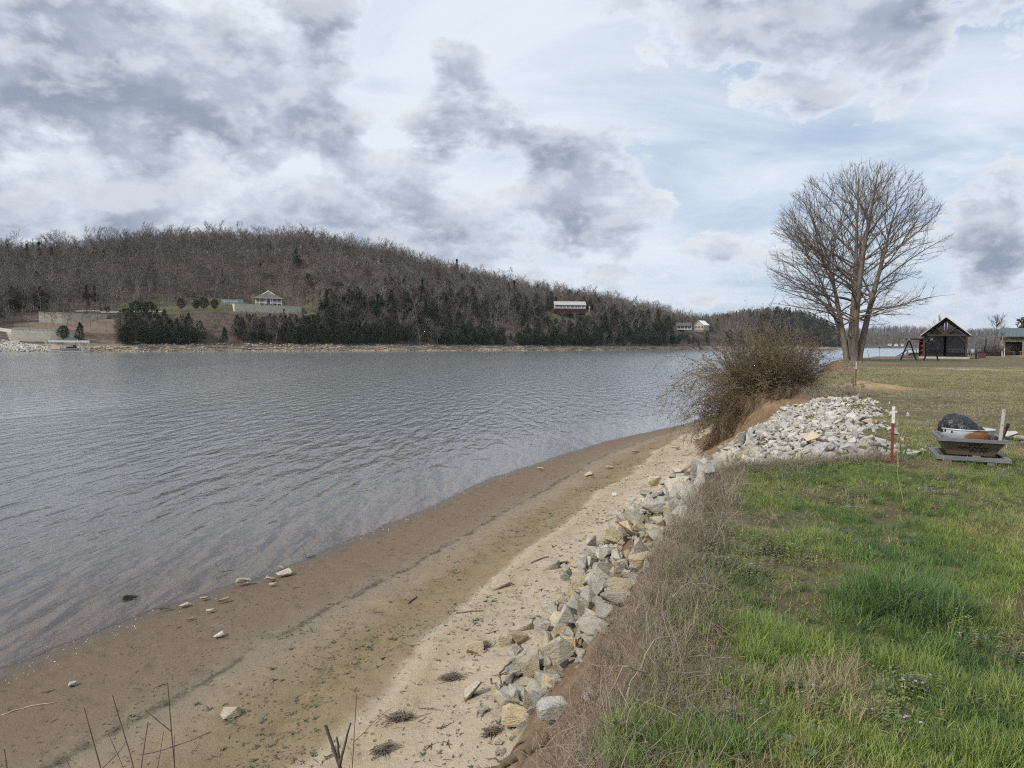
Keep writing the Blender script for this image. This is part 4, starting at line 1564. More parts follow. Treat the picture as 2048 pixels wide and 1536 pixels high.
def blade_material(name, ramp, rough=.65, trans=.25):
    """colour runs along the point attribute tint, which follows the kind of growth on the spot"""
    m, t, p = mat(name, rough, .25)
    ti = t.attr('tint', 'INSTANCER')
    oi = t.new('ShaderNodeObjectInfo').outputs['Random']
    k = t.math('ADD', ti, t.math('MULTIPLY', t.math('SUBTRACT', oi, .5), .35))
    c = t.ramp(k, ramp)
    c = t.vmath('SCALE', c, scale=t.math('ADD', .72, t.math('MULTIPLY', t.math('FRACT', t.math('MULTIPLY', oi, 17.0)), .56)))
    t.put(p.inputs['Base Color'], c)
    if trans:
        o = [n for n in m.node_tree.nodes if n.type == 'OUTPUT_MATERIAL'][0]
        tl = t.new('ShaderNodeBsdfTranslucent')
        t.put(tl.inputs[0], c)
        mx = t.new('ShaderNodeMixShader')
        mx.inputs[0].default_value = trans
        t.l.new(p.outputs[0], mx.inputs[1])
        t.l.new(tl.outputs[0], mx.inputs[2])
        t.l.new(mx.outputs[0], o.inputs[0])
    return m


M_GRASS = blade_material('grass_blades', [(0.0, (.085, .155, .058)), (.3, (.225, .300, .072)), (.55, (.285, .30, .105)), (.8, (.36, .31, .18)), (1.0, (.40, .33, .215))], .65, .35)
M_DRY = blade_material('dry_stems', [(0.0, (.15, .112, .085)), (.5, (.25, .203, .158)), (1.0, (.37, .315, .245))], .8, .15)
TALL = [ribbon_tuft('tall_grass_%d' % k, M_GRASS, 34, .14, .30, .0065, .55, .38, .35, 500 + k, 4, .045) for k in range(4)]
MED = [ribbon_tuft('grass_%d' % k, M_GRASS, 26, .05, .125, .0048, .5, .45, .25, 510 + k, 3, .04) for k in range(5)]
SHORT = [ribbon_tuft('turf_%d' % k, M_GRASS, 24, .02, .062, .0055, .5, .75, .3, 520 + k, 2, .06) for k in range(4)]
DRY = [ribbon_tuft('dry_stems_%d' % k, M_DRY, 13, .16, .46, .0045, .5, .75, .75, 530 + k, 5, .06, .16) for k in range(5)]
MAT_ = [ribbon_tuft('thatch_%d' % k, M_DRY, 22, .10, .30, .0042, .3, 1.6, .35, 540 + k, 4, .09, .20) for k in range(4)]


def zone_pts(n, x0, x1, y0, y1, power=1.0):
    yy = y0 + (y1 - y0) * rng.uniform(0, 1, n) ** power
    xx = rng.uniform(x0, x1, n)
    return np.stack([xx, yy], 1)


def in_wedge(P2, marg=.25):
    """keep what a walk around the viewpoint can see"""
    return (P2[:, 0] < P2[:, 1] * .80 + 1.2 + marg) & (P2[:, 0] > -P2[:, 1] * .85 - 1.5)


def put(name, P2, variants, scl, tint, label, cat, tilt=.12, dz=0.0, vidx=None):
    z = shore(P2)[0]
    n_ = len(P2)
    return scatter(name, np.column_stack([P2, z + dz]), variants, rots(n_, tilt), scl, rng.integers(0, len(variants), n_) if vidx is None else vidx, label, cat, tint)


def white_patch(P2):
    a = np.interp(P2[:, 1], EDGE_OUT[:, 1], EDGE_OUT[:, 0]) - .9
    b = np.interp(P2[:, 1], EDGE_IN[:, 1], EDGE_IN[:, 0]) + .05
    return (P2[:, 1] > 10.0) & (P2[:, 1] < 22.6) & (P2[:, 0] > a) & (P2[:, 0] < b)


# lush lawn near the camera
P_ = zone_pts(64000, -1, 10, 1.6, 14.5, 1.25)
P_ = P_[in_wedge(P_)]
L_ = shore(P_)[1]
dens = fbm(P_[:, 0] * .9, P_[:, 1] * .9, 61, 4)
dens2 = fbm(P_[:, 0] * .45, P_[:, 1] * .45, 67, 3)
keepp = (L_ > .02) & (rng.uniform(0, 1, len(P_)) < np.clip((dens - .40) * 4.5, .05, 1) * np.clip((L_ + .1) / .5, 0, 1)) & ~white_patch(P_)
BSP = (np.abs(P_[:, 0] - 1.05) < .2) & (np.abs(P_[:, 1] - 3.05) < .13)
keepp &= ~BSP
fade = np.clip(1.25 - (P_[:, 1] - 6) / 9, .12, 1)
keepp &= rng.uniform(0, 1, len(P_)) < fade
Pm, dm = P_[keepp], dens2[keepp]
tint = np.clip(.31 + (dm - .5) * 2.0 + (Pm[:, 1] - 6) * .022 + rng.normal(0, .06, len(Pm)), 0, .95)
put('lawn_grass', Pm, MED, rng.uniform(.5, 1.05, len(Pm)) * np.clip(1.15 - Pm[:, 1] * .035, .6, 1.1), tint, 'fresh green lawn grass near the bank edge', 'grass')

# turf out to the middle of the lawn
P_ = zone_pts(130000, -1, 46, 1.8, 56, 1.7)
P_ = P_[in_wedge(P_)]
L_ = shore(P_)[1]
dens = fbm(P_[:, 0] * .6, P_[:, 1] * .6, 62, 4)
keepp = (L_ > .1) & (rng.uniform(0, 1, len(P_)) < np.clip((dens - .25) * 3, .15, 1)) & ~white_patch(P_) & ~((np.abs(P_[:, 0] - 13.7) < 1.6) & (np.abs(P_[:, 1] - 27.3) < .9))
P_ = P_[keepp]
g2 = fbm(P_[:, 0] * .35, P_[:, 1] * .35, 31, 3)
tint = np.clip(.42 + np.clip((P_[:, 1] - 9) / 22, -.2, .5) - (g2 - .5) * 1.6 + rng.normal(0, .20, len(P_)), .08, 1)
put('lawn_turf', P_, SHORT, rng.uniform(.7, 1.3, len(P_)) * np.clip(.9 + P_[:, 1] * .02, .9, 1.7), tint, 'short patchy turf, green nearby and brown further off', 'grass', .25)

# tall clumps: (px, py, radius, count, tint, scale)
CL = [(1790, 1215, .34, 60, .04, 1.25), (1850, 1230, .22, 34, .06, 1.1), (1730, 1245, .22, 30, .10, 1.0), (1600, 1290, .2, 26, .28, .8), (1520, 1270, .18, 22, .3, .75), (1620, 1090, .32, 44, .30, .8),
      (1560, 1330, .15, 18, .24, .8), (1840, 1360, .2, 30, .33, .95), (1950, 1400, .22, 32, .33, .95), (1890, 1300, .22, 28, .08, .9), (1430, 1480, .18, 24, .10, .9), (1300, 1510, .2, 34, .25, .9),
      (1350, 1525, .2, 30, .22, .9), (1640, 1400, .22, 30, .85, .85), (1700, 1360, .14, 14, .8, .8), (1780, 1000, .34, 50, .12, .7), (1870, 1020, .34, 46, .14, .7), (1960, 1040, .3, 36, .2, .7),
      (1560, 1010, .25, 22, .25, .7), (1990, 1490, .22, 26, .3, .9), (1480, 1400, .14, 14, .3, .75), (1940, 1180, .22, 20, .35, .7), (2010, 1260, .22, 20, .35, .75), (1540, 1480, .2, 20, .3, .8), (1706, 776, .5, 26, .1, .9), (1694, 786, .5, 20, .15, .8), (1720, 790, .5, 16, .2, .7)]
pp, ss, tt = [], [], []
for (px, py, rad, cnt, ti, sc0) in CL:
    q = ground(px, py)
    a = rng.uniform(0, 6.283, cnt)
    d = rad * np.sqrt(rng.uniform(0, 1, cnt)) * 1.15
    pp.append(np.stack([q.x + np.cos(a) * d, q.y + np.sin(a) * d], 1))
    ss.append(rng.uniform(.65, 1.05, cnt) * sc0 * (.9 if sc0 > 1 else .72))
    tt.append(np.clip(ti + rng.normal(0, .05, cnt), 0, 1))
put('tall_grass', np.concatenate(pp), TALL, np.concatenate(ss), np.concatenate(tt), 'tall dark and bright green grass clumps on the near lawn', 'grass', .1)

# dry weeds along the crest of the bank
P_ = zone_pts(42000, -2, 9, .9, 11.5, .9)
L_ = shore(P_)[1]
wd = np.interp(P_[:, 1], [0, 3, 6, 9, 11.5], [.50, .52, .42, .34, .2])
keepp = (L_ > np.interp(P_[:, 1], [0, 3.2, 4.2, 6.0, 6.9], [-1.2, -1.1, -.75, -.55, -.22])) & (L_ < wd) & ~white_patch(P_) & (rng.uniform(0, 1, len(P_)) < np.clip(1.15 - np.abs(L_ + .1) / 1.3, 0, 1) * np.clip(fbm(P_[:, 0] * 1.3, P_[:, 1] * 1.3, 88, 3) * 2.2 - .3, .1, 1))
keepp &= ~((L_ < -.35) & (P_[:, 1] < 5.2) & (rng.uniform(0, 1, len(P_)) < .5))
P_ = P_[keepp]
put('dry_weeds', P_, DRY + MAT_, rng.uniform(.45, .9, len(P_)), np.clip(.45 + rng.normal(0, .25, len(P_)), 0, 1), 'tangle of dead brown weed stems along the edge of the bank', 'weeds', .35, 0, rng.choice(9, len(P_), p=[.11] * 5 + [.1125] * 4))
# thinner dry growth: at the foot of the bush, along the far crest and in the lawn
P_ = np.concatenate([zone_pts(1800, 9.5, 14.5, 23, 30), zone_pts(2600, 12, 38, 30, 78), zone_pts(2600, 0, 12, 2, 16)])
L_, T_ = shore(P_)[1:3]
keepp = ((L_ > -.7) & (L_ < 1.3) & (P_[:, 1] > 22)) | ((P_[:, 1] < 17) & (L_ > .3) & (fbm(P_[:, 0] * .8, P_[:, 1] * .8, 93, 3) > .55) & ~white_patch(P_))
P_ = P_[keepp]
put('dry_grass', P_, DRY + MAT_[:2], np.where(P_[:, 1] > 20, rng.uniform(1.0, 1.9, len(P_)), rng.uniform(.25, .5, len(P_))), np.clip(.6 + rng.normal(0, .2, len(P_)), 0, 1), 'straw-coloured dead grass standing along the bank edge', 'grass', .2)


# purple-flowered weeds
def nettle(seed):
    r = np.random.default_rng(seed)
    V, F_, mi = [], [], []
    for k in range(9):
        x, y = r.normal(0, .05, 2)
        h = r.uniform(.05, .13)
        for q in range(10):
            az = r.uniform(0, 6.28)
            z = h * r.uniform(.15, 1)
            L = .013
            c = np.array([x, y, z])
            d = np.array([math.cos(az), math.sin(az), r.uniform(-.3, .4)])
            s = np.array([-math.sin(az), math.cos(az), 0]) * L * .5
            n = len(V)
            V += [c, c + d * L * .6 - s, c + d * L * 1.2, c + d * L * .6 + s]
            F_ += [(n, n + 1, n + 2), (n, n + 2, n + 3)]
            fl = 1 if z > h * .8 and r.uniform() < .18 else 0
            mi += [fl, fl]
    return mesh('purple_weed_%d' % seed, np.array(V), np.array(F_), [MATS['weed_leaf'], MATS['weed_flower']], False, None, mi)


simple('weed_leaf', (.13, .155, .058), (.15, .14, .075), 3, .8)
simple('weed_flower', (.30, .22, .40), (.42, .36, .50), 4, .7)
NET = [nettle(k) for k in range(3)]
pp = []
for (px, py, rx, ry, n) in ((1520, 1110, .5, .6, 70), (1480, 1140, .3, .4, 40), (1640, 1010, .8, .7, 70), (1790, 985, .9, .6, 60), (1930, 1010, .7, .6, 30), (1990, 1300, .35, .25, 26), (1860, 1395, .3, .2, 16), (1500, 1390, .3, .25, 14), (1660, 1440, .3, .2, 10), (1980, 960, .9, .5, 70), (1560, 960, .7, .35, 80)):
    q = ground(px, py)
    pp.append(np.stack([q.x + rng.normal(0, rx * .5, n), q.y + rng.normal(0, ry * .5, n)], 1))
P_ = np.concatenate(pp)
P_ = P_[(shore(P_)[1] > .05) & (rng.uniform(0, 1, len(P_)) < .55)]
put('purple_weeds', P_, NET, rng.uniform(.6, 1.15, len(P_)), np.zeros(len(P_)), 'low purple-flowered weeds scattered in the lawn', 'weeds', .1)


# green sprouts in the weed belt and on the beach
def rosette(seed, n, L, m, flat=.35):
    r = np.random.default_rng(seed)
    V, F_ = [], []
    for k in range(n):
        az = r.uniform(0, 6.28)
        l = L * r.uniform(.6, 1.2)
        d = np.array([math.cos(az), math.sin(az), r.uniform(.05, flat * 2)])
        s = np.array([-math.sin(az), math.cos(az), 0]) * l * .22
        c = r.normal(0, L * .25, 3) * np.array([1, 1, 0])
        q = len(V)
        V += [c, c + d * l * .55 - s, c + d * l, c + d * l * .55 + s]
        F_ += [(q, q + 1, q + 2), (q, q + 2, q + 3)]
    return mesh('sprout_%d' % seed, np.array(V), np.array(F_), m)


M_SPROUT = simple('sprout_leaf', (.105, .135, .075), (.075, .10, .06), 3, .8, rand=.25)
M_SPECK = simple('dead_sprout', (.055, .050, .028), (.09, .085, .045), 3, .9)
SPR = [rosette(600 + k, 12, .045, M_SPROUT) for k in range(3)] + [rosette(610 + k, 5, .022, M_SPECK, .2) for k in range(3)]
P_ = zone_pts(42000, -11, 6, 5.0, 30, 1.3)
z_, l_, t_, u_, zn = shore(P_)
cl = fbm(P_[:, 0] * .8, P_[:, 1] * .8, 71, 3)
stripe = np.exp(-((u_ - .70) / .10) ** 2) + .5 * np.exp(-((u_ - .88) / .06) ** 2) + .22
keepp = (zn == 0) & (u_ > .12) & (rng.uniform(0, 1, len(P_)) < stripe * np.clip((cl - .42) * 6, .0, 1))
P_ = P_[keepp]
u_ = u_[keepp]
big = (rng.uniform(0, 1, len(P_)) < .09) & (u_ > .5)
put('beach_sprouts', P_, SPR, np.where(big, rng.uniform(.5, 1.2, len(P_)), rng.uniform(.6, 1.5, len(P_))), np.zeros(len(P_)), 'tiny green sprouts dotted over the drying sand', 'sprouts', .1, .002, np.where(big, rng.integers(0, 3, len(P_)), rng.integers(3, 6, len(P_))))
P_ = zone_pts(1500, -1.5, 6, 1.5, 10)
L_ = shore(P_)[1]
P_ = P_[(L_ > -.4) & (L_ < .8) & (fbm(P_[:, 0] * 1.4, P_[:, 1] * 1.4, 99, 2) > .58)]
put('green_shoots', P_, SPR[:3], rng.uniform(.35, .8, len(P_)), np.zeros(len(P_)), 'fresh green shoots coming up through the dead weeds', 'weeds', .2, .05)

# shells along the waterline
M_SHELL = simple('shell', (.78, .76, .74), (.6, .57, .55), 20, .35)
SH = [rock_mesh('shell_%d' % k, 700 + k, M_SHELL, (1, .8, .4), 9, .0) for k in range(3)]
P_ = zone_pts(9000, -11, 4, 8.5, 32, 1.2)
u_, zn = shore(P_)[3:5]
keepp = (zn == 0) & (u_ > -.012) & (rng.uniform(0, 1, len(P_)) < np.exp(-((u_ - .045) / .045) ** 2) * np.clip((fbm(P_[:, 0] * .7, P_[:, 1] * .7, 55, 3) - .38) * 5, .05, 1) + .012)
P_ = P_[keepp]
put('shells', P_, SH, rng.uniform(.010, .030, len(P_)), np.zeros(len(P_)), 'white shell bits strewn along the waterline', 'shells', .4, .004)

# bits of twig and leaf on the sand below the rocks
M_LITTER = simple('litter', (.13, .095, .065), (.075, .06, .045), 3, .9, rand=.3)
LIT = []
for k in range(4):
    r_ = np.random.default_rng(800 + k)
    sg = []
    for q in range(1 + k % 2 * 2):
        a_ = r_.uniform(0, 6.28)
        L_2 = r_.uniform(.04, .14)
        c_ = r_.normal(0, .03, 3) * np.array([1, 1, 0]) + np.array([0, 0, .006])
        n_ = np.array([math.cos(a_), math.sin(a_), 0]) * L_2 / 2
        sg.append((np.array([c_ - n_, c_ + r_.normal(0, .008, 3), c_ + n_]), np.array([.003, .0035, .002])))
    LIT.append(mesh('litter_%d' % k, *tubes(sg, 4), M_LITTER))
P_ = zone_pts(9000, -9, 7, 5.0, 26, 1.3)
z_, l_, t_, u_, zn = shore(P_)
keepp = (zn == 0) & (rng.uniform(0, 1, len(P_)) < np.exp(-((u_ - .97) / .10) ** 2) * .55 + np.exp(-((u_ - .455) / .012) ** 2) * .9 + .06) & (u_ > .1)
P_ = P_[keepp]
put('beach_litter', P_, LIT, rng.uniform(.5, 1.5, len(P_)), np.zeros(len(P_)), 'small twigs and leaf bits scattered on the sand', 'litter', .05, .003)

# ------------------------------------------------------------------ drift mats, sticks and roots on the beach
M_DRIFT = simple('drift_twigs', (.21, .165, .13), (.10, .08, .066), 3, .9)
M_STICK = simple('driftwood', (.21, .17, .135), (.12, .095, .075), 5, .85, bump=.4, stretch=(1, 1, 1))
M_DARKWOOD = simple('wet_wood', (.085, .068, .055), (.14, .115, .09), 6, .8, bump=.4)
DRIFT = [(800, 1440, 108, 34, .40, 'largest mat of dead drift twigs on the pale sand'), (768, 1502, 52, 26, .1, 'drift twig mat beside green sprouts near the lower edge'), (902, 1358, 58, 18, .2, 'small drift twig mat with a green tuft'),
         (966, 1296, 40, 26, .6, 'dark drift twigs gathered against half-buried boulders'), (1175, 1132, 34, 10, .1, 'dark drift mat beside the pale wedge rock'), (1125, 1131, 30, 12, .1, 'little drift mat by the sand-coloured boulder'),
         (1220, 1082, 44, 14, .3, 'curved drift twig mat under the bank rocks'), (1035, 1390, 40, 22, .3, 'rusty leaf litter and twigs caught among the near rocks'), (985, 1468, 30, 22, .2, 'loose drift twigs at the near end of the pile')]
for (px, py, wp, hp, ang, lb) in DRIFT:
    q = ground(px, py)
    dist = math.hypot(math.hypot(q.x, q.y), CAMH - q.z)
    rx = wp / FPX * dist * .5
    ry = hp / FPX * dist * .5 * 2.0
    r = np.random.default_rng(px)
    seg = []
    for k in range(170):
        a = r.uniform(0, 6.28)
        rr = math.sqrt(r.uniform(0, 1))
        kk = r.uniform(.25, 1.0) * (1 + .45 * math.sin(a * 3 + px))
        cx_, cy_ = float(np.clip(r.normal(0, .40), -.85, .85)) * rx * kk, float(np.clip(r.normal(0, .36), -.8, .8)) * ry * kk
        rr = min(1.0, math.hypot(cx_ / rx, cy_ / ry))
        aa = r.normal(ang * .6, .7)
        L = r.uniform(.04, .15) * (2.0 if r.uniform() < .08 else 1)
        n_ = np.array([math.cos(aa), math.sin(aa), r.normal(0, .15)])
        c = np.array([cx_, cy_, r.uniform(.004, .05 * (1.1 - rr))])
        seg.append((np.array([c - n_ * L / 2, c + r.normal(0, .012, 3), c + n_ * L / 2]), np.array([.0035, .0045, .002])))
    V, F_ = tubes(seg, 3)
    V[:, 2] = np.maximum(V[:, 2], .002)
    zz = shore(V[:, :2] + np.array([q.x, q.y]))[0]
    V[:, 2] += zz - q.z
    tag(obj('drift_mat', mesh('drift_mat', V, F_, M_DRIFT), None, q), lb, 'driftwood', 'mats of drift twigs')


def stick(name, pxs, rad, m, label, cat, lift=0.0, sides=6, twist=.01, raise_=None):
    """a branch lying along picture points, resting on the ground"""
    P3 = [ground(a, b) for a, b in pxs]
    pts = []
    for k in range(len(P3) - 1):
        for q in np.linspace(0, 1, 5)[:-1]:
            pts.append(P3[k].lerp(P3[k + 1], float(q)))
    pts.append(P3[-1])
    o = P3[0]
    A = np.array([[p.x - o.x + random.gauss(0, twist), p.y - o.y + random.gauss(0, twist), zat(p.x, p.y) - o.z + rad * .8 + lift] for p in pts])
    if raise_:
        A[:, 2] += np.interp(np.linspace(0, 1, len(A)), np.linspace(0, 1, len(raise_)), raise_)
    rr = rad * np.interp(np.linspace(0, 1, len(A)), [0, .5, 1], [1, .9, .5])
    mb = MB()
    mb.tube(A, rr, sides)
    return tag(obj(name, mb.me(name, m, True), None, o), label, cat)


stick('driftwood_stick', [(1062, 1128), (1098, 1114)], .016, M_STICK, 'pale driftwood stick lying by the sand-coloured boulder', 'driftwood')
stick('driftwood_stick', [(912, 1229), (965, 1224)], .013, M_DARKWOOD, 'thin dark stick lying straight on the sand', 'driftwood')
stick('driftwood_stick', [(818, 1208), (836, 1195)], .018, M_DARKWOOD, 'short dark stick on the ochre sand', 'driftwood')
stick('driftwood_stick', [(0, 1432), (60, 1412), (115, 1406)], .009, simple('bleached_wood', (.40, .34, .26), (.30, .25, .19), 6, .85), 'bleached forked twig on the mud at the picture edge', 'driftwood')
stick('driftwood_stick', [(280, 1512), (350, 1494), (420, 1466)], .008, M_STICK, 'thin twig lying across a green tuft on the lower beach', 'driftwood')
stick('driftwood_stick', [(744, 1224), (762, 1226)], .014, M_STICK, 'little pale stick on the middle of the beach', 'driftwood')
stick('driftwood_stick', [(604, 1110), (612, 1120), (632, 1112)], .014, M_DARKWOOD, 'crooked dark twig standing out of the shallows', 'driftwood', raise_=[.20, .02, .0])
stick('driftwood_stick', [(432, 1150), (440, 1156), (470, 1146)], .012, M_DARKWOOD, 'thin twig poking from the water near the square stone', 'driftwood', raise_=[.24, .1, .05])
stick('root', [(1021, 1282), (1040, 1294), (1056, 1316), (1044, 1328), (1040, 1338)], .011, M_DARKWOOD, 'dark snaking root on the sand above the near rocks', 'root')
stick('root', [(1020, 1362), (1000, 1372), (1002, 1388), (990, 1408)], .012, M_DARKWOOD, 'dark curved root draped over the lowest grey rock', 'root', raise_=[.22, .16, .08, .02, 0])
stick('root', [(983, 1372), (992, 1388)], .014, M_DARKWOOD, 'short dark stub of wood beside the curved root', 'root', raise_=[.06, .0])
stick('root', [(1058, 1478), (1030, 1500), (992, 1520)], .014, M_DARKWOOD, 'dark exposed root at the foot of the near earth', 'root')
stick('log', [(1090, 1496), (1040, 1520), (985, 1545)], .05, simple('rotten_log', (.17, .115, .07), (.10, .07, .045), 5, .95, bump=.6), 'rotten brown log at the foot of the near earth', 'log')
stick('branch', [(1260, 1075), (1290, 1050), (1232, 1085)], .010, M_DARKWOOD, 'bent dark twig between the bank rocks', 'branch', raise_=[.05, .16, .02])
for k, (a, b, hh) in enumerate((((1440, 1080), (1500, 1040), .10), ((1345, 1230), (1410, 1205), .12), ((1350, 1330), (1250, 1440), .22), ((1300, 1420), (1180, 1500), .25))):
    stick('dead_stem', [a, ((a[0] + b[0]) / 2 + 4, (a[1] + b[1]) / 2 - 5), b], .0042, simple('pale_stem_%d' % k, (.34, .28, .21), (.24, .19, .145), 4, .85),
          ('long dead stem lying in the weeds by the upper bank', 'dead stem lying across the weeds mid bank', 'long dead cane arching over the near earth', 'lowest dead cane trailing down the near earth')[k], 'stem', .06, 5, .006, [hh * .4, hh * .8, hh * .2])


# saplings standing on the slope below the camera
def sapling(px0, py0, dist, h, lean, label, seed, rad=.007, kids=6, m=None):
    r = np.random.default_rng(seed)
    d = pxdir(px0, py0)
    d = d / np.linalg.norm(d)
    top = np.array([d[0] * dist, d[1] * dist, CAMH + d[2] * dist])
    b = np.array([top[0] - lean[0], top[1] - lean[1], 0])
    b[2] = zat(b[0], b[1]) - .05
    n = 8
    ts = np.linspace(0, 1, n)[:, None]
    pl = b + (top - b) * ts + np.sin(ts * 3.1) * np.array([[.05 + .09 * r.normal(), .04, 0]]) + r.normal(0, .006, (n, 3))
    o = b.copy()
    seg = [(pl - o, rad * np.linspace(1, .4, n))]
    L = np.linalg.norm(top - b)
    for k in range(kids):
        g = r.uniform(.35, .95)
        j = int(g * (n - 1))
        dd = np.array([r.normal(0, .6), r.normal(0, .4), .9])
        dd /= np.linalg.norm(dd)
        k2 = curve_pts(pl[j], dd, L * r.uniform(.10, .26), 4, (0, 0, .2), .1, r)
        seg.append((k2 - o, rad * .45 * np.linspace(1, .5, 5)))
    V, F_ = tubes(seg, 5)
    e = empty('sapling', tuple(b), 0, label, 'sapling', 'bare saplings below the camera')
    nst = n * 5
    obj('stem', mesh('stem', V, F_, m or M_SAP, True), e)


M_SAP = simple('sapling_bark', (.155, .115, .085), (.10, .075, .058), 5, .85)
sapling(330, 1362, 4.9, 1, (.05, .1), 'thin curved bare sapling rising from the grass tuft', 1, .007, 3)
sapling(165, 1414, 4.3, 1, (-.35, .1), 'bare sapling leaning over the lower beach', 2, .0065, 7)
sapling(220, 1390, 4.5, 1, (.1, .1), 'slender upright sapling at the lower picture edge', 3, .006, 4)
sapling(295, 1448, 4.2, 1, (.30, .1), 'short forked sapling leaning toward the bank', 4, .006, 4)
sapling(10, 1500, 4.2, 1, (-.3, .1), 'twig of a sapling at the lower picture corner', 5, .006, 2)
sapling(648, 1448, 4.1, 1, (.0, .05), 'thick dark broken sapling standing before the sand', 6, .020, 6, M_DARKWOOD)
sapling(715, 1390, 4.4, 1, (.25, .1), 'fine forked bare sapling beside the broken one', 7, .005, 6)
sapling(1815, 845, 8.3, 1, (-.10, -.05), 'single tall dry stem in the lawn beside the red post', 8, .004, 1, simple('straw_stem', (.40, .36, .22), (.3, .27, .16), 5, .8))
# ================================================================== BUILT THINGS ON THE NEAR LAWN
def face_cam(p):
    return -math.atan2(p[0], p[1])


M_STEEL = simple('dark_steel', (.15, .15, .16), (.20, .195, .20), 5, .6, .4, .3, bump=.15)
M_RUSTY = simple('rust_stained_steel', (.16, .135, .115), (.25, .17, .11), 2.2, .7, .3, .2, bump=.2)
M_BLACK = simple('plain_black', (.012, .012, .012), (.02, .02, .02), 5, .9)
M_GALV = None


def fire_pit():
    q = ground(1946, 930)
    rz = face_cam(q) * .72
    e = empty('fire_pit', q, rz, 'square dark steel fire pit with zigzag cut-outs on the lawn', 'fire pit')
    W_, Dp = .93, .86
    b = MB()
    y0 = .05
    zb = .075
    for (x, y, sx_, sy_) in ((0, y0, W_, .07), (0, y0 + Dp, W_, .07), (-W_ / 2 + .035, y0 + Dp / 2, .07, Dp - .07), (W_ / 2 - .035, y0 + Dp / 2, .07, Dp - .07)):
        b.box((x, y, zb), (sx_, sy_, .055))
    b.part('base_frame', M_STEEL, e)
    for x in (-.30, .22):
        for y in (y0 + .02, y0 + Dp - .02):
            MB().box((x, y, .02), (.09, .09, .08)).part('foot', M_STEEL, e)
    # sloping panels
    zt, z0 = .315, .105
    tw, bw = .40, .285
    td, bd = .37, .25
    yc = y0 + Dp / 2
    cs = [(-1, -1), (1, -1), (1, 1), (-1, 1)]
    for k in range(4):
        a, c = cs[k], cs[(k + 1) % 4]
        vs = [(a[0] * bw, yc + a[1] * bd, z0), (c[0] * bw, yc + c[1] * bd, z0), (c[0] * tw, yc + c[1] * td, zt), (a[0] * tw, yc + a[1] * td, zt)]
        inn = [(v[0] * .975, yc + (v[1] - yc) * .975, v[2]) for v in vs]
        me_ = mesh('panel', vs + inn, [[0, 1, 2, 3], [7, 6, 5, 4], [0, 4, 5, 1], [1, 5, 6, 2], [2, 6, 7, 3], [3, 7, 4, 0]], M_RUSTY)
        pn = obj('panel', me_, e)
        if k == 0:
            # zigzag openings drawn as black bars, painting their inner shade on the solid panel
            n_ = Vector((0, -(zt - z0), -(td - bd))).normalized()

            def onp(x, f):
                y = yc - (bd + (td - bd) * f)
                return Vector((x, y, z0 + (zt - z0) * f)) + n_ * .004
            for row, (xs0, f0, cnt) in enumerate(((-.07, .72, 4), (-.16, .50, 7), (-.02, .30, 4))):
                for c2 in range(cnt):
                    x0 = xs0 + c2 * .056
                    for sgn in (1, -1):
                        p0 = onp(x0 + (0 if sgn > 0 else .028), f0 + (0 if sgn > 0 else .14))
                        p1 = onp(x0 + .028 + (0 if sgn > 0 else .028), f0 + (.14 if sgn > 0 else 0))
                        if (c2 + row) % 4 == 3 and sgn < 0:
                            continue
                        MB().beam(p0, p1, .016, .005).part('cutout_shade', M_BLACK, pn)
    r_ = MB()
    zr = .335
    RW, RD = .86, .80
    for (x, y, sx_, sy_) in ((0, yc - RD / 2, RW, .05), (0, yc + RD / 2, RW, .05), (-RW / 2 + .025, yc, .05, RD - .05), (RW / 2 - .025, yc, .05, RD - .05)):
        r_.box((x, y, zr), (sx_, sy_, .045))
    r_.part('rim', M_STEEL, e)
    MB().box((.04, y0 - .02, .115), (.10, .012, .028)).part('handle', simple('worn_steel', (.30, .24, .19), (.2, .16, .13), 8, .5, .4, .4), e)
    MB().box((0, yc, z0 + .01), (bw * 1.9, bd * 1.9, .012)).part('floor_plate', M_BLACK, e)
    # --- galvanised tub standing in the pit
    T = Matrix.Translation(q) @ Matrix.Rotation(rz, 4, 'Z')
    m, t, p = mat('galvanised_steel', .42, .5, .35)
    tc = t.new('ShaderNodeTexCoord').outputs['Object']
    n1 = t.noise(tc, 9, 4, .6)
    sp = t.voronoi(tc, 26, 'F1', 'Distance')
    base = t.mix(t.math('MULTIPLY', sp, .6), t.mix(n1, (.40, .45, .48), (.53, .57, .59)), (.62, .66, .68))
    sp3 = t.new('ShaderNodeSeparateXYZ')
    t.put(sp3.inputs[0], tc)
    st = t.vmath('DISTANCE', t.vmath('MULTIPLY', tc, (1, 0, 1.5)), (.12, 0, .36))
    rust = t.smooth(t.math('ADD', st, t.math('MULTIPLY', t.math('SUBTRACT', n1, .5), .14)), .13, .19, 1, 0)
    low = t.smooth(t.math('ADD', sp3.outputs[2], t.math('MULTIPLY', t.math('SUBTRACT', t.noise(tc, 5, 4, .6), .5), .22)), .03, .09, .75, 0)
    t.put(p.inputs['Base Color'], t.mix(t.math('MAXIMUM', rust, low), base, t.mix(n1, (.20, .085, .035), (.36, .20, .10))))
    t.put(p.inputs['Roughness'], t.math('ADD', .38, t.math('MULTIPLY', rust, .4)))
    te = empty('metal_tub', T @ Vector((-.02, yc, z0 + .018)), rz, 'oval galvanised tub with a rust stain sitting in the fire pit', 'tub')
    prof = [(0, .0), (.235, .0), (.245, .012), (.262, .15), (.255, .158), (.268, .166), (.290, .315), (.288, .32), (.278, .316), (.25, .02), (0, .02)]
    n = 40
    V, F_ = [], []
    for (rr, z) in prof:
        for k in range(n):
            a = 2 * math.pi * k / n
            V.append((rr * 1.22 * math.cos(a), rr * .92 * math.sin(a), z * 1.08))
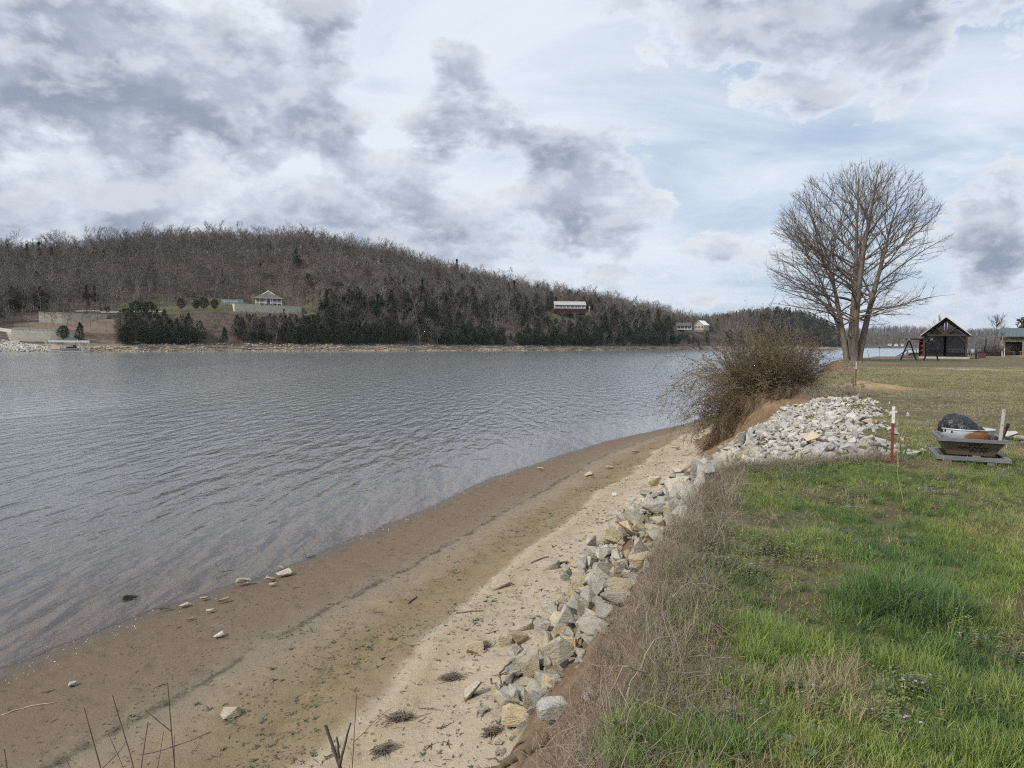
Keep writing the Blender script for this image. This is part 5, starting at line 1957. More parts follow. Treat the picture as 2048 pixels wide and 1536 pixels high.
    for i_ in range(len(prof) - 1):
        for k in range(n):
            k2 = (k + 1) % n
            F_.append([i_ * n + k, i_ * n + k2, (i_ + 1) * n + k2, (i_ + 1) * n + k])
    obj('shell', mesh('shell', V, F_, m, True), te)
    rim = [(.292 * 1.22 * math.cos(a), .292 * .92 * math.sin(a), .343) for a in np.linspace(0, 2 * math.pi, 41)]
    MB().tube(rim, .010, 6).part('rolled_rim', m, te, True)
    # --- black plastic heaped in the tub
    mp, t, p = mat('black_plastic', .30, .5)
    tc = t.new('ShaderNodeTexCoord').outputs['Object']
    p.inputs['Base Color'].default_value = (.012, .013, .017, 1)
    fold = t.noise(t.vmath('MULTIPLY', tc, (1.0, 2.6, 1.4)), 7, 4, .6, 1.2)
    t.put(p.inputs['Normal'], t.bump(fold, .8, .05))
    nu, nv = 72, 30
    V, F_ = [], []
    for j in range(nv):
        f = j / (nv - 1)
        for k in range(nu):
            a = 2 * math.pi * k / nu
            rr = math.cos(f * math.pi / 2) ** .75
            x = .325 * rr * math.cos(a)
            y = .235 * rr * math.sin(a)
            h = math.sin(f * math.pi / 2) ** .8
            xx = x - .075 * h
            prf = np.interp(xx, [-.34, -.26, -.12, .02, .16, .32], [.55, .95, 1.0, .86, .55, .12])
            cr = .5 * math.sin(a * 9 + 6 * f + 2 * math.sin(a * 2)) + .5 * math.sin(a * 17 - 9 * f)
            pl = float(vnoise(np.array([xx * 14]), np.array([y * 14 + f * 5]), 3)[0]) - .5
            k_ = 1 + .05 * cr * (1 - f * .6)
            V.append((xx * k_, y * k_, .285 + .265 * h * prf + .02 * pl * h + .010 * cr * h))
    for j in range(nv - 1):
        for k in range(nu):
            k2 = (k + 1) % nu
            F_.append([j * nu + k, j * nu + k2, (j + 1) * nu + k2, (j + 1) * nu + k])
    o = obj('plastic_sheet', mesh('plastic_sheet', V, F_, mp, True), None, T @ Vector((-.05, yc, z0 + .02)), (0, 0, rz))
    tag(o, 'crumpled black plastic sheet heaped over the metal tub', 'plastic sheet')
    # --- weathered board and dark stick leaning in the corner
    mw = simple('weathered_board', (.46, .435, .40), (.33, .31, .285), 4, .85, bump=.3, stretch=(6, 6, .6))
    b = MB()
    b.box((0, 0, .26), (.040, .022, .52))
    o = tag(obj('wooden_board', b.me('wooden_board', mw), None, T @ Vector((.335, yc - RD / 2 + .07, .28)), (R(2), R(3), rz)), 'pale weathered board standing upright in the fire pit corner', 'board')
    for z in (.30, .49):
        MB().box((.003, -.0125, z), (.010, .006, .010)).part('nail', M_BLACK, o)
    b = MB()
    b.beam((0, 0, 0), (.10, .02, .30), .036)
    tag(obj('charred_stick', b.me('charred_stick', simple('charred_wood', (.055, .045, .038), (.10, .08, .065), 6, .9)), None, T @ Vector((.365, yc - .16, .28)), (0, 0, rz)), 'dark charred stick leaning in the fire pit behind the board', 'stick')


fire_pit()

M_REDP = simple('red_post_paint', (.22, .045, .040), (.16, .045, .038), 9, .6, .35, bump=.15)
M_WHTP = simple('white_post_paint', (.72, .70, .66), (.60, .58, .54), 12, .6)


def t_post(q, h, white, label, studs=True, lean=(0, 0), red=True):
    e = empty('t_post', q, face_cam(q) + .2, label, 'post')
    e.rotation_euler.x, e.rotation_euler.y = lean

    def shaft(z0, z1):
        b = MB()
        b.box((0, 0, (z0 + z1) / 2), (.040, .006, z1 - z0))
        b.box((0, .0175, (z0 + z1) / 2), (.006, .029, z1 - z0))
        return b
    shaft(-.15, h - white).part('shaft', M_REDP if red else M_STEEL, e)
    if white > 0:
        shaft(h - white, h).part('painted_top', M_WHTP, e)
    if studs:
        z = .10
        while z < h - .03:
            MB().box((0, -.007, z), (.012, .008, .014)).part('stud', M_REDP if z < h - white else M_WHTP, e)
            z += .11
    return e


q = ground(1783, 927)
t_post(q, .80, .235, 'tall red steel post with a white top beside the white rocks')
q = ground(1711, 772)
t_post(q, .92, .27, 'far red post with a white top on the sandy mound', False)
q2 = ground(1706, 773)
t_post(q2, .37, 0, 'short bare red stake beside the far red post', False)
q = ground(1758, 721)
t_post(q, 1.45, 0, 'dark steel fence post beside the big tree', False, (0, 0), False)
MB().box((0, 0, 1.48), (.16, .10, .12)).part('cap', M_BLACK, bpy.data.objects[[o.name for o in bpy.data.objects if o.name.startswith('t_post')][-1]])
q = ground(1740, 721.5)
t_post(q, 1.25, 0, 'leaning dark fence post next to the big tree', False, (0, R(-16)), False)

# ------------------------------------------------------------------ timber pavilion
M_BEAM = simple('dark_timber', (.060, .045, .034), (.035, .028, .023), 3, .75, bump=.2)
M_BEAM2 = simple('grey_timber', (.052, .043, .036), (.035, .029, .025), 3, .8, bump=.2)
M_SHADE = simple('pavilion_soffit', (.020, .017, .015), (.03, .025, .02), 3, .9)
M_ROOFW = simple('pale_roof_metal', (.55, .52, .47), (.46, .43, .39), 2, .5, .4)
M_CONC = simple('concrete', (.42, .395, .36), (.33, .31, .28), 1.5, .9, bump=.2)
M_REDW = simple('red_brown_wood', (.135, .045, .033), (.085, .032, .026), 3, .8)


def screen_material():
    m = bpy.data.materials.new('insect_screen')
    m.use_nodes = True
    m.node_tree.nodes.clear()
    t = NT(m.node_tree)
    d = t.new('ShaderNodeBsdfDiffuse')
    d.inputs[0].default_value = (.020, .020, .024, 1)
    tr = t.new('ShaderNodeBsdfTransparent')
    mx = t.new('ShaderNodeMixShader')
    mx.inputs[0].default_value = .72
    t.l.new(tr.outputs[0], mx.inputs[1])
    t.l.new(d.outputs[0], mx.inputs[2])
    t.l.new(mx.outputs[0], t.new('ShaderNodeOutputMaterial').inputs[0])
    return m


M_SCREEN = screen_material()


def pavilion():
    q = ground(1889, 717.5)
    rz = face_cam(q)
    e = empty('timber_pavilion', q, rz, 'dark timber-frame screened pavilion with a gable roof by the water', 'pavilion')
    W_, Dp, HE, HR = 4.9, 5.4, 2.8, 5.45
    hw = W_ / 2
    MB().box((-.1, Dp / 2 - .2, .10), (W_ + 1.0, Dp + 1.0, .30)).part('slab', M_CONC, e)
    for (x, y) in ((-hw, 0), (hw, 0), (-hw, Dp), (hw, Dp), (-hw, Dp / 2), (hw, Dp / 2)):
        MB().box((x, y, .25 + HE / 2), (.24, .24, HE)).part('post', M_BEAM2 if y == 0 else M_BEAM, e)
    MB().box((0, Dp - .3, .25 + HE / 2 + .05), (.62, .5, HE)).part('chimney_column', M_BEAM, e)
    for y in (0, Dp / 2, Dp):
        MB().box((0, y, HE + .36), (W_ + .5, .22, .26)).part('tie_beam', M_BEAM2 if y == 0 else M_BEAM, e)
        MB().box((0, y, HE + .49 + .86), (.30, .24, 1.75)).part('king_post', M_BEAM2 if y == 0 else M_BEAM, e)
        for s in (-1, 1):
            MB().beam((s * .12, y, HE + .52), (s * 1.15, y, HE + 1.42), .22).part('strut', M_BEAM2 if y == 0 else M_BEAM, e)
            MB().beam((s * (hw + .42), y, HE + .30), (0, y, HR - .12), .24, .24).part('rafter', M_BEAM, e)
            MB().beam((s * (hw - .1), y, HE - .55), (s * (hw - .85), y, HE + .25), .17).part('knee_brace', M_BEAM, e)
            MB().beam((s * .28, y if y else Dp - .3, HE - .75), (s * 1.05, y if y else Dp - .3, HE + .2), .2).part('knee_brace', M_BEAM, e)
    for s in (-1, 1):
        MB().box((s * hw, Dp / 2, HE + .16), (.2, Dp, .22)).part('side_plate', M_BEAM, e)
        sl = Vector((s * (hw + .42), 0, HE + .24))
        top = Vector((0, 0, HR + .06))
        for nm, off, th, m in (('soffit', .0, .10, M_SHADE), ('roof', .075, .05, M_ROOFW)):
            V = []
            nrm = Vector((s * (HR - HE), 0, hw)).normalized()
            for y in (-.55, Dp + .55):
                for pnt in (sl, top):
                    for h in (0, th):
                        v = pnt + nrm * (off + h)
                        V.append((v.x if pnt is sl else 0.0, y, v.z))
            F_ = [[0, 1, 3, 2], [4, 6, 7, 5], [0, 4, 5, 1], [2, 3, 7, 6], [1, 5, 7, 3], [0, 2, 6, 4]]
            obj(nm, mesh(nm, V, F_, m), e)
    for s in (-1, 1):
        MB().beam((s * (hw + .50), -.58, HE + .34), (0, -.58, HR + .22), .05, .10).part('barge_board', M_ROOFW, e)
    MB().box((hw + .52, -.5, HE + .26), (.14, .3, .14)).part('gutter_end', M_BLACK, e)
    # screens and rail
    for s in (-1, 1):
        x0 = s * hw / 2
        MB().box((x0, .02, .25 + HE / 2), (hw - .24, .012, HE - .06)).part('screen', M_SCREEN, e)
        MB().box((s * hw, Dp / 2, .25 + HE / 2), (.012, Dp - .3, HE - .06)).part('screen', M_SCREEN, e)
        MB().prism([(s * .2, HE + .5), (s * (hw - .35), HE + .5), (s * .2, HR - .45)], .03, .04).part('screen', M_SCREEN, e)
    MB().box((0, -.02, .30), (W_ - .24, .10, .14)).part('sill_board', M_BEAM, e)
    rl = MB()
    rl.box((0, Dp - .1, 1.05), (W_, .08, .10))
    rl.box((0, Dp - .1, .45), (W_, .08, .08))
    rl.part('back_rail', M_BEAM, e)
    for k in range(27):
        MB().box((-hw + .2 + k * .2, Dp - .1, .75), (.06, .05, .55)).part('baluster', M_BEAM, e)
    MB().box((-hw * .55, 2.2, .62), (2.0, .9, .10)).part('bench_seat', M_BEAM, e)
    MB().box((-hw * .55, 2.6, .95), (2.0, .08, .55)).part('bench_back', M_BEAM, e)
    MB().box((hw * .5, 1.2, .55), (2.3, .05, .62)).part('rail_panel', simple('slatted_panel', (.06, .055, .052), (.10, .092, .085), 12, .8, stretch=(1, 1, .05)), e)
    # the red-brown cupboard standing at its left side
    c = empty('red_cupboard', Matrix.Translation(q) @ Matrix.Rotation(rz, 4, 'Z') @ Vector((-hw - .40, .9, .12)), rz, 'tall narrow red-brown shelf box beside the timber pavilion', 'cupboard')
    for x in (-.24, .24):
        MB().box((x, 0, 1.3), (.06, .5, 2.6)).part('side', M_REDW, c)
    MB().box((0, .23, 1.3), (.42, .04, 2.6)).part('back', M_REDW, c)
    for z in (.06, .85, 1.55, 2.2):
        MB().box((0, -.01, z), (.42, .44, .06)).part('shelf', M_REDW, c)
    MB().box((0, 0, 2.68), (.62, .6, .10)).part('top', simple('cupboard_top', (.4, .38, .35), (.3, .28, .26), 2, .6), c)


pavilion()


def swing():
    a = ground(1812, 720.5)
    b = ground(1862, 721.5)
    d = (b - a)
    d.z = 0
    L = d.length
    rz = math.atan2(d.y, d.x)
    e = empty('swing_frame', a, rz, 'black wooden swing frame with two A-shaped ends in front of the pavilion', 'swing frame')
    H = 2.42
    m = simple('black_pole', (.022, .020, .019), (.035, .03, .028), 4, .7)
    for x, spread in ((.25, .85), (L + .0, .75)):
        for s in (-1, 1):
            # the legs splay along and across the beam
            MB().beam((x + s * spread * .85, s * .55, -.05), (x, 0, H), .13).part('leg', m, e)
        MB().box((x, 0, H + .02), (.26, .22, .24)).part('bracket', simple('pale_bracket_%d' % int(x * 10), (.35, .37, .37), (.25, .27, .27), 4, .5), e)
    MB().beam((-.1, 0, H + .06), (L + .15, 0, H + .06), .16).part('beam', m, e)
    for x in (L * .42, L * .62):
        MB().beam((x, 0, H), (x, 0, H - .32), .02).part('hanger', m, e)


swing()


def walkway():
    a = atdepth(1786, 719, 104)
    e = empty('dock_walkway', a, 0, 'grey wooden walkway and railing leading down to the lake behind the swing frame', 'walkway')
    m = simple('grey_planks', (.20, .19, .18), (.13, .125, .12), 3, .85)

    def L(px, py):
        return atdepth(px, py, 104) - a
    MB().beam(L(1785, 718.5), L(1814, 700), .14).part('handrail', m, e)
    MB().beam(L(1800, 719), L(1816, 708), .12).part('handrail', m, e)
    MB().beam(L(1812, 699.4), L(1834, 699.4), .10).part('rail', m, e)
    for x in (1815, 1826, 1833):
        MB().beam(L(x, 699.4), L(x, 712), .10).part('post', m, e)
    c = L(1822, 712)
    MB().box((c.x, c.y, c.z), (2.6, 1.6, .22)).part('deck', m, e)
    c = L(1806, 714)
    MB().beam((L(1790, 719)), L(1818, 706), .9, .1).part('ramp', m, e)
    b = simple('dark_planks', (.07, .062, .056), (.05, .045, .04), 3, .8)
    c = L(1830, 708)
    MB().box((c.x, c.y, c.z), (2.0, 1.2, .4)).part('step', b, e)


walkway()

# fire barrel, post and chairs right of the pavilion
q = ground(1964, 716.5)
e = empty('burn_barrel', q, face_cam(q), 'rusty box stove with a tall pipe right of the pavilion', 'stove')
MB().box((0, 0, .42), (.95, .8, .80)).part('body', simple('rusty_box', (.10, .05, .042), (.065, .04, .036), 3, .9), e)
MB().box((.05, 0, .86), (1.15, .9, .10)).part('lid', M_BLACK, e)
MB().tube([(.25, .1, .9), (.25, .1, 1.5), (.38, .1, 1.9), (.38, .1, 2.75)], .075, 8).part('pipe', M_BLACK, e, True)
q = ground(1952, 717.5)
o = MB().tube([(0, 0, -.1), (.01, 0, 1.0), (.03, .01, 1.95)], [.11, .10, .09], 8).me('wooden_post', simple('old_post', (.13, .11, .095), (.08, .07, .06), 4, .9), True)
tag(obj('wooden_post', o, None, q), 'single dark wooden post between pavilion and box stove', 'post')
for k, px in enumerate((1941.5, 1948)):
    q = ground(px, 712.5)
    e = empty('lawn_chair', q, face_cam(q) + (.5, -.6)[k], ('slatted lawn chair nearest the pavilion corner', 'slatted lawn chair between pavilion and wooden post')[k], 'chair', 'lawn chairs by the pavilion')
    m = simple('chair_wood_%d' % k, (.10, .095, .09), (.06, .056, .054), 3, .8)
    MB().box((0, 0, .40), (.6, .55, .05), Matrix.Rotation(R(-10), 3, 'X')).part('seat', m, e)
    for s in range(5):
        MB().box((-.22 + s * .11, .38, .78), (.08, .03, .85), Matrix.Rotation(R(-22), 3, 'X')).part('back_slat', m, e)
    for sx_ in (-1, 1):
        MB().box((sx_ * .32, 0, .60), (.10, .7, .04)).part('armrest', m, e)
        for sy_ in (-.28, .3):
            MB().box((sx_ * .30, sy_, .29), (.06, .06, .60)).part('leg', m, e)


# open shelter at the right edge
def shelter():
    q = ground(1996, 712)
    rz = face_cam(q) - .06
    e = empty('open_shelter', q, rz, 'open shelter with a green metal roof at the picture edge', 'shelter')
    sc0 = q.y / 143.0
    mg = simple('green_roof_metal', (.085, .115, .12), (.07, .095, .10), 1.5, .5, .4, stretch=(9, .3, .3))
    mp = simple('shelter_post', (.24, .19, .14), (.17, .135, .10), 3, .8)
    Wd, Dp, HE = 12.5, 7.0, 3.35
    # roof: front slope of a gable running left to right
    for s, nm in ((-1, 'roof_front'), (1, 'roof_back')):
        V = []
        for x in (-.1, Wd):
            for (y, z) in ((-.7 if s < 0 else Dp + .7, HE), (Dp / 2, HE + 1.55)):
                for h in (0, .08):
                    V.append((x, y, z + h))
        obj(nm, mesh(nm, V, [[0, 1, 3, 2], [4, 6, 7, 5], [0, 4, 5, 1], [2, 3, 7, 6], [1, 5, 7, 3], [0, 2, 6, 4]], mg), e)
    for k in range(22):
        x = .2 + k * .57
        MB().beam((x, -.7, HE + .10), (x, Dp / 2, HE + 1.65), .045).part('roof_rib', mg, e)
    for x in (.35, 3.55, 6.8, 10, 12.2):
        for y in (.1, Dp - .1):
            MB().box((x, y, HE / 2), (.26, .26, HE)).part('post', mp, e)
    MB().box((1.95, .05, HE - .45), (3.0, .08, .75)).part('fascia_board', simple('fascia_board', (.23, .17, .125), (.17, .13, .10), 2, .8), e)
    MB().box((8.0, .02, HE - .42), (8.6, .05, .72)).part('blue_tarp', simple('blue_tarp', (.055, .12, .20), (.045, .10, .17), 2, .5), e)
    MB().box((Wd / 2, Dp - .05, 1.6), (Wd, .06, 3.1)).part('back_wall', simple('shelter_wall', (.035, .032, .034), (.05, .045, .045), 1.5, .9), e)
    MB().box((Wd / 2, Dp / 2, .03), (Wd + .6, Dp + .6, .10)).part('floor', M_CONC, e)
    mo = simple('orange_bench', (.34, .125, .050), (.24, .09, .04), 2, .7)
    mt_ = simple('tan_bench', (.36, .25, .13), (.26, .18, .10), 2, .8)
    T = Matrix.Translation(q) @ Matrix.Rotation(rz, 4, 'Z')
    for k, (x, wd, m, lb) in enumerate(((1.5, 1.9, mo, 'orange picnic table under the green-roofed shelter'), (3.9, 1.9, mo, 'second orange picnic table beside a tan cabinet'), (6.3, 1.7, mt_, 'tan cabinet row under the green-roofed shelter'))):
        f = empty('picnic_table' if k < 2 else 'cabinet', T @ Vector((x, 1.3, .08)), rz, lb, 'table' if k < 2 else 'cabinet')
        if k < 2:
            MB().box((0, 0, .74), (wd, .8, .08)).part('top', m, f)
            for s in (-1, 1):
                MB().box((0, s * .65, .45), (wd, .28, .06)).part('bench', m, f)
                MB().box((s * wd * .38, 0, .38), (.10, 1.3, .72)).part('leg', m, f)
        else:
            MB().box((0, 0, .55), (wd, .6, 1.0)).part('body', m, f)
            for s in (-.5, 0, .5):
                MB().box((s * 1.0, -.305, .55), (.44, .02, .8)).part('door', mp, f)
    f = empty('yellow_mower', T @ Vector((7.9, .6, .08)), rz, 'small yellow and black mower at the shelter edge', 'mower')
    MB().box((0, 0, .5), (.9, .7, .25)).part('hood', simple('mower_yellow', (.5, .36, .04), (.4, .3, .04), 3, .5), f)
    for x in (-.35, .35):
        MB().tube([(x, -.40, .25), (x, -.25, .25)], .25, 12).part('wheel', M_BLACK, f)
    MB().box((.1, 0, .85), (.4, .4, .45)).part('seat', M_BLACK, f)


shelter()


# trees and brush around the right side
def small_bare(px, py, depth, H, wid, seed, label, m1, name='bare_tree', fan=False, nl=16):
    q = atdepth(px, py, depth)
    q.z = 3.3 if depth < 150 else q.z
    r = np.random.default_rng(seed)
    e = empty(name, q, 0, label, 'tree')
    tk, lm, tw = [], [], []
    stems = 5 if fan else 1
    for s in range(stems):
        az = r.uniform(0, 6.28)
        ln = .35 if fan else .08
        st = curve_pts((0, 0, -.3), (math.cos(az) * ln, math.sin(az) * ln, 1), H * (.85 if not fan else r.uniform(.7, .98)), 8, (0, 0, .1), .06, r)
        tk.append((st, np.linspace((.17 if not fan else .09) * (.45 if name == 'birch_tree' else 1), .02, 9)))
        for k in range(nl):
            f = r.uniform(.22, .98)
            j = min(int(f * 8), 7)
            p0 = st[j] + (st[j + 1] - st[j]) * (f * 8 - j)
            a2 = r.uniform(0, 6.28)
            d = np.array([math.cos(a2), math.sin(a2), .5 + 1.1 * f])
            Lb = wid * .5 * r.uniform(.55, 1.1) * (1.25 - .6 * f)
            lb = curve_pts(p0, d, Lb, 5, (0, 0, .35), .14, r)
            lm.append((lb, np.linspace(.045, .012, 6)))
            for h in range(14):
                g = r.uniform(.15, 1)
                j2 = min(int(g * 5), 4)
                c0 = lb[j2]
                dd = (lb[j2 + 1] - lb[j2]) / np.linalg.norm(lb[j2 + 1] - lb[j2]) + r.normal(0, .55, 3) + np.array([0, 0, .2])
                k3 = curve_pts(c0, dd, Lb * r.uniform(.2, .5), 3, (0, 0, .2), .12, r)
                tw.append((k3, np.array([.024, .020, .016, .010])))
    V, F_ = tubes(tk, 6)
    obj('trunk', mesh('trunk', V, F_, m1, True), e)
    V, F_ = tubes(lm, 4)
    V2, F2 = tubes(tw, 3)
    me_ = mesh('crown', np.concatenate([V, V2]), np.concatenate([to_tris((V, F_))[1], to_tris((V2, F2))[1] + len(V)]), MATS['big_tree_twigs'])
    obj('crown', me_, e)


M_GBARK = simple('grey_bark', (.20, .175, .15), (.13, .115, .10), 2, .9)
M_BIRCH = simple('pale_birch_bark', (.58, .54, .48), (.42, .38, .33), 3, .8)
small_bare(1866, 706, 128, 7.6, 5.2, 31, 'bare fan-shaped tree showing behind the pavilion roof', M_GBARK, 'bare_tree', True, 9)
small_bare(1983, 706, 132, 8.6, 6.6, 32, 'bare spreading tree left of the green-roofed shelter', M_GBARK)
small_bare(2022, 706, 152, 6.6, 4.6, 33, 'bare tree showing above the green roof', M_GBARK)
small_bare(2005, 711, 119, 5.4, 3.0, 34, 'slim white-barked tree before the shelter', M_BIRCH, 'birch_tree', False, 9)
small_bare(2009, 711, 118, 5.0, 2.6, 35, 'leaning white-barked tree beside the slim one', M_BIRCH, 'birch_tree', False, 9)
e = place_tree('cedar_tree', CED_V[2], (115, 158, 3.3), 1.25, 'dark green evergreen above the green roof at the picture edge', 'tree', None)


def thicket(px, py, depth, wd, h, seed, label):
    q = atdepth(px, py, depth)
    q.z = 3.2
    r = np.random.default_rng(seed)
    e = empty('brush_thicket', q, 0, label, 'bush')
    seg = []
    for k in range(260):
        x, y = r.normal(0, wd * .28), r.normal(0, .6)
        L = h * r.uniform(.5, 1.05)
        pl = curve_pts((x, y, 0), (r.normal(0, .4), r.normal(0, .4), 1), L, 5, (r.normal(0, .5), 0, -.3), .14, r)
        seg.append((pl, np.linspace(.022, .009, 6)))
        for h2 in range(4):
            j = r.integers(1, 5)
            k3 = curve_pts(pl[j], r.normal(0, 1, 3) + np.array([0, 0, .7]), L * .28, 3, (0, 0, .1), .2, r)
            seg.append((k3, np.array([.011, .010, .008, .006])))
    V, F_ = tubes(seg, 3)
    obj('branches', mesh('branches', V, F_, simple('thicket_twigs_%d' % seed, (.10, .075, .06), (.065, .052, .045), 1, .9)), e)


thicket(1988, 709, 125, 4.6, 2.9, 41, 'brown thicket between box stove and shelter')
thicket(1975, 709, 150, 4.2, 2.2, 42, 'low brown brush by the water behind the box stove')

# ================================================================== BUILT THINGS ON THE FAR SHORE
def far_frame(u, s, dz=0.0):
    p = hill_pt(u, s)
    return Vector((p.x, p.y, p.z + dz)), -math.atan((u - 1024) / FPX)


def wall_material(name, c1, c2, c3):
    m, t, p = mat(name, .95, .1)
    uvz = t.attr('run')
    sp = t.new('ShaderNodeSeparateXYZ')
    t.put(sp.inputs[0], t.new('ShaderNodeNewGeometry').outputs['Position'])
    cb = t.new('ShaderNodeCombineXYZ')
    t.put(cb.inputs[0], uvz)
    t.put(cb.inputs[1], sp.outputs[2])
    br = t.new('ShaderNodeTexBrick')
    t.put(br.inputs['Vector'], cb.outputs[0])
    br.inputs['Scale'].default_value = 1.0
    br.inputs['Brick Width'].default_value = .95
    br.inputs['Row Height'].default_value = .42
    br.inputs['Mortar Size'].default_value = .035
    br.inputs['Color1'].default_value = c1 + (1,)
    br.inputs['Color2'].default_value = c2 + (1,)
    br.inputs['Mortar'].default_value = c3 + (1,)
    n = t.noise(cb.outputs[0], .6, 4, .6)
    t.put(p.inputs['Base Color'], t.mix(t.math('MULTIPLY', t.smooth(n, .4, .7), .35), br.outputs[0], tuple(v * .55 for v in c1)))
    return m


M_BLOCK = wall_material('pale_block_wall', (.66, .61, .48), (.55, .51, .41), (.33, .30, .24))


def ret_wall(path, bot, top, label, m=M_BLOCK, th=.8):
    """a retaining wall along (u, s) points; bot and top are heights"""
    P3 = []
    for (u, s) in path:
        yv = np.interp(u, SU, SY) + s
        P3.append(np.array([yv * (u - 1024) / FPX, yv]))
    P3 = np.array(P3)
    # resample
    d = np.concatenate([[0], np.cumsum(np.linalg.norm(np.diff(P3, axis=0), axis=1))])
    tt = np.linspace(0, d[-1], max(6, int(d[-1] / 2)))
    X = np.interp(tt, d, P3[:, 0])
    Y = np.interp(tt, d, P3[:, 1])
    zt = np.interp(tt, d, np.interp(d, np.linspace(0, d[-1], len(top)), top))
    zb_ = np.interp(tt, d, np.interp(d, np.linspace(0, d[-1], len(bot)), bot))
    n = len(tt)
    V = []
    run = []
    o = Vector((X[0], Y[0], zb_[0]))
    for k in range(n):
        for (dy, z) in ((-.25, zb_[k] - 1.2), (0, zt[k]), (th, zt[k]), (th, zb_[k] - 1.2)):
            V.append((X[k] - o.x, Y[k] + dy - o.y, z - o.z))
            run.append(tt[k])
    F_ = []
    for k in range(n - 1):
        for j in range(4):
            j2 = (j + 1) % 4
            F_.append([k * 4 + j, (k + 1) * 4 + j, (k + 1) * 4 + j2, k * 4 + j2])
    F_ += [[3, 2, 1, 0], [(n - 1) * 4 + j for j in range(4)]]
    # a cap course
    me_ = mesh('retaining_wall', V, F_, m, False, dict(run=run))
    e = tag(obj('retaining_wall', me_, None, o), label, 'wall')
    V2 = []
    F2 = []
    for k in range(n):
        for (dy, z) in ((-.12, 0), (-.12, .22), (th + .1, .22), (th + .1, 0)):
            V2.append((X[k] - o.x, Y[k] + dy - o.y, zt[k] + z - o.z + .01))
    for k in range(n - 1):
        for j in range(4):
            j2 = (j + 1) % 4
            F2.append([k * 4 + j, (k + 1) * 4 + j, (k + 1) * 4 + j2, k * 4 + j2])
    F2 += [[3, 2, 1, 0], [(n - 1) * 4 + j for j in range(4)]]
    obj('cap_course', mesh('cap_course', V2, F2, simple('wall_cap_%d' % int(abs(o.x)), (.62, .575, .47), (.52, .48, .40), 1, .9)), e)
    return e


ret_wall([(462, 50.5), (470, 46.5), (500, 46.4), (540, 46.4), (580, 46.6), (603, 47.5), (611, 52), (612, 58)], [20.3] * 4, [24.6] * 4, 'long pale stone retaining wall below the porch house')
ret_wall([(80, 33), (130, 32.8), (180, 33), (215, 33.6), (236, 36)], [13.0, 13.2, 14.2], [16.8, 16.8, 16.2], 'upper pale stone retaining wall on the terraced slope')
ret_wall([(24, 12.2), (60, 12), (110, 12), (152, 12.6)], [4.9, 5.2, 5.0], [9.0, 9.0, 8.8], 'lower pale stone retaining wall above the boat dock')
mteal = simple('teal_wall_paint', (.22, .28, .265), (.19, .245, .235), .8, .8)
p, rz = far_frame(466, 57)
e = empty('painted_wall', Vector((p.x, p.y, 24.9)), rz, 'pale teal wall with white lettering beside the porch house', 'wall')
MB().box((0, 0, 1.35), (11.2, .5, 3.0)).part('wall', mteal, e)
tx = bpy.data.curves.new('lettering', 'FONT')
tx.body = 'TERA SHIPP'
tx.size = 1.65
tx.extrude = .03
tx.align_x = 'CENTER'
tx.materials.append(simple('white_lettering', (.75, .78, .76), (.7, .72, .7), 3, .7))
to = obj('lettering', tx, e, (-1.2, -.30, .95), (math.pi / 2, 0, 0), (.95, 1.0, 1.0))

# porch house
M_CREAM = simple('cream_wall', (.50, .45, .35), (.42, .38, .30), 1, .8)
M_WHITE_P = simple('white_trim', (.72, .71, .68), (.62, .61, .59), 1.5, .7)
M_ROOFB = simple('brown_shingles', (.140, .115, .098), (.105, .088, .076), 1.2, .9)
M_GLASS = simple('dark_window', (.012, .014, .017), (.02, .022, .026), 1, .15, .6)
M_BRICK = simple('chimney_stone', (.24, .185, .145), (.17, .13, .105), 1.5, .9)


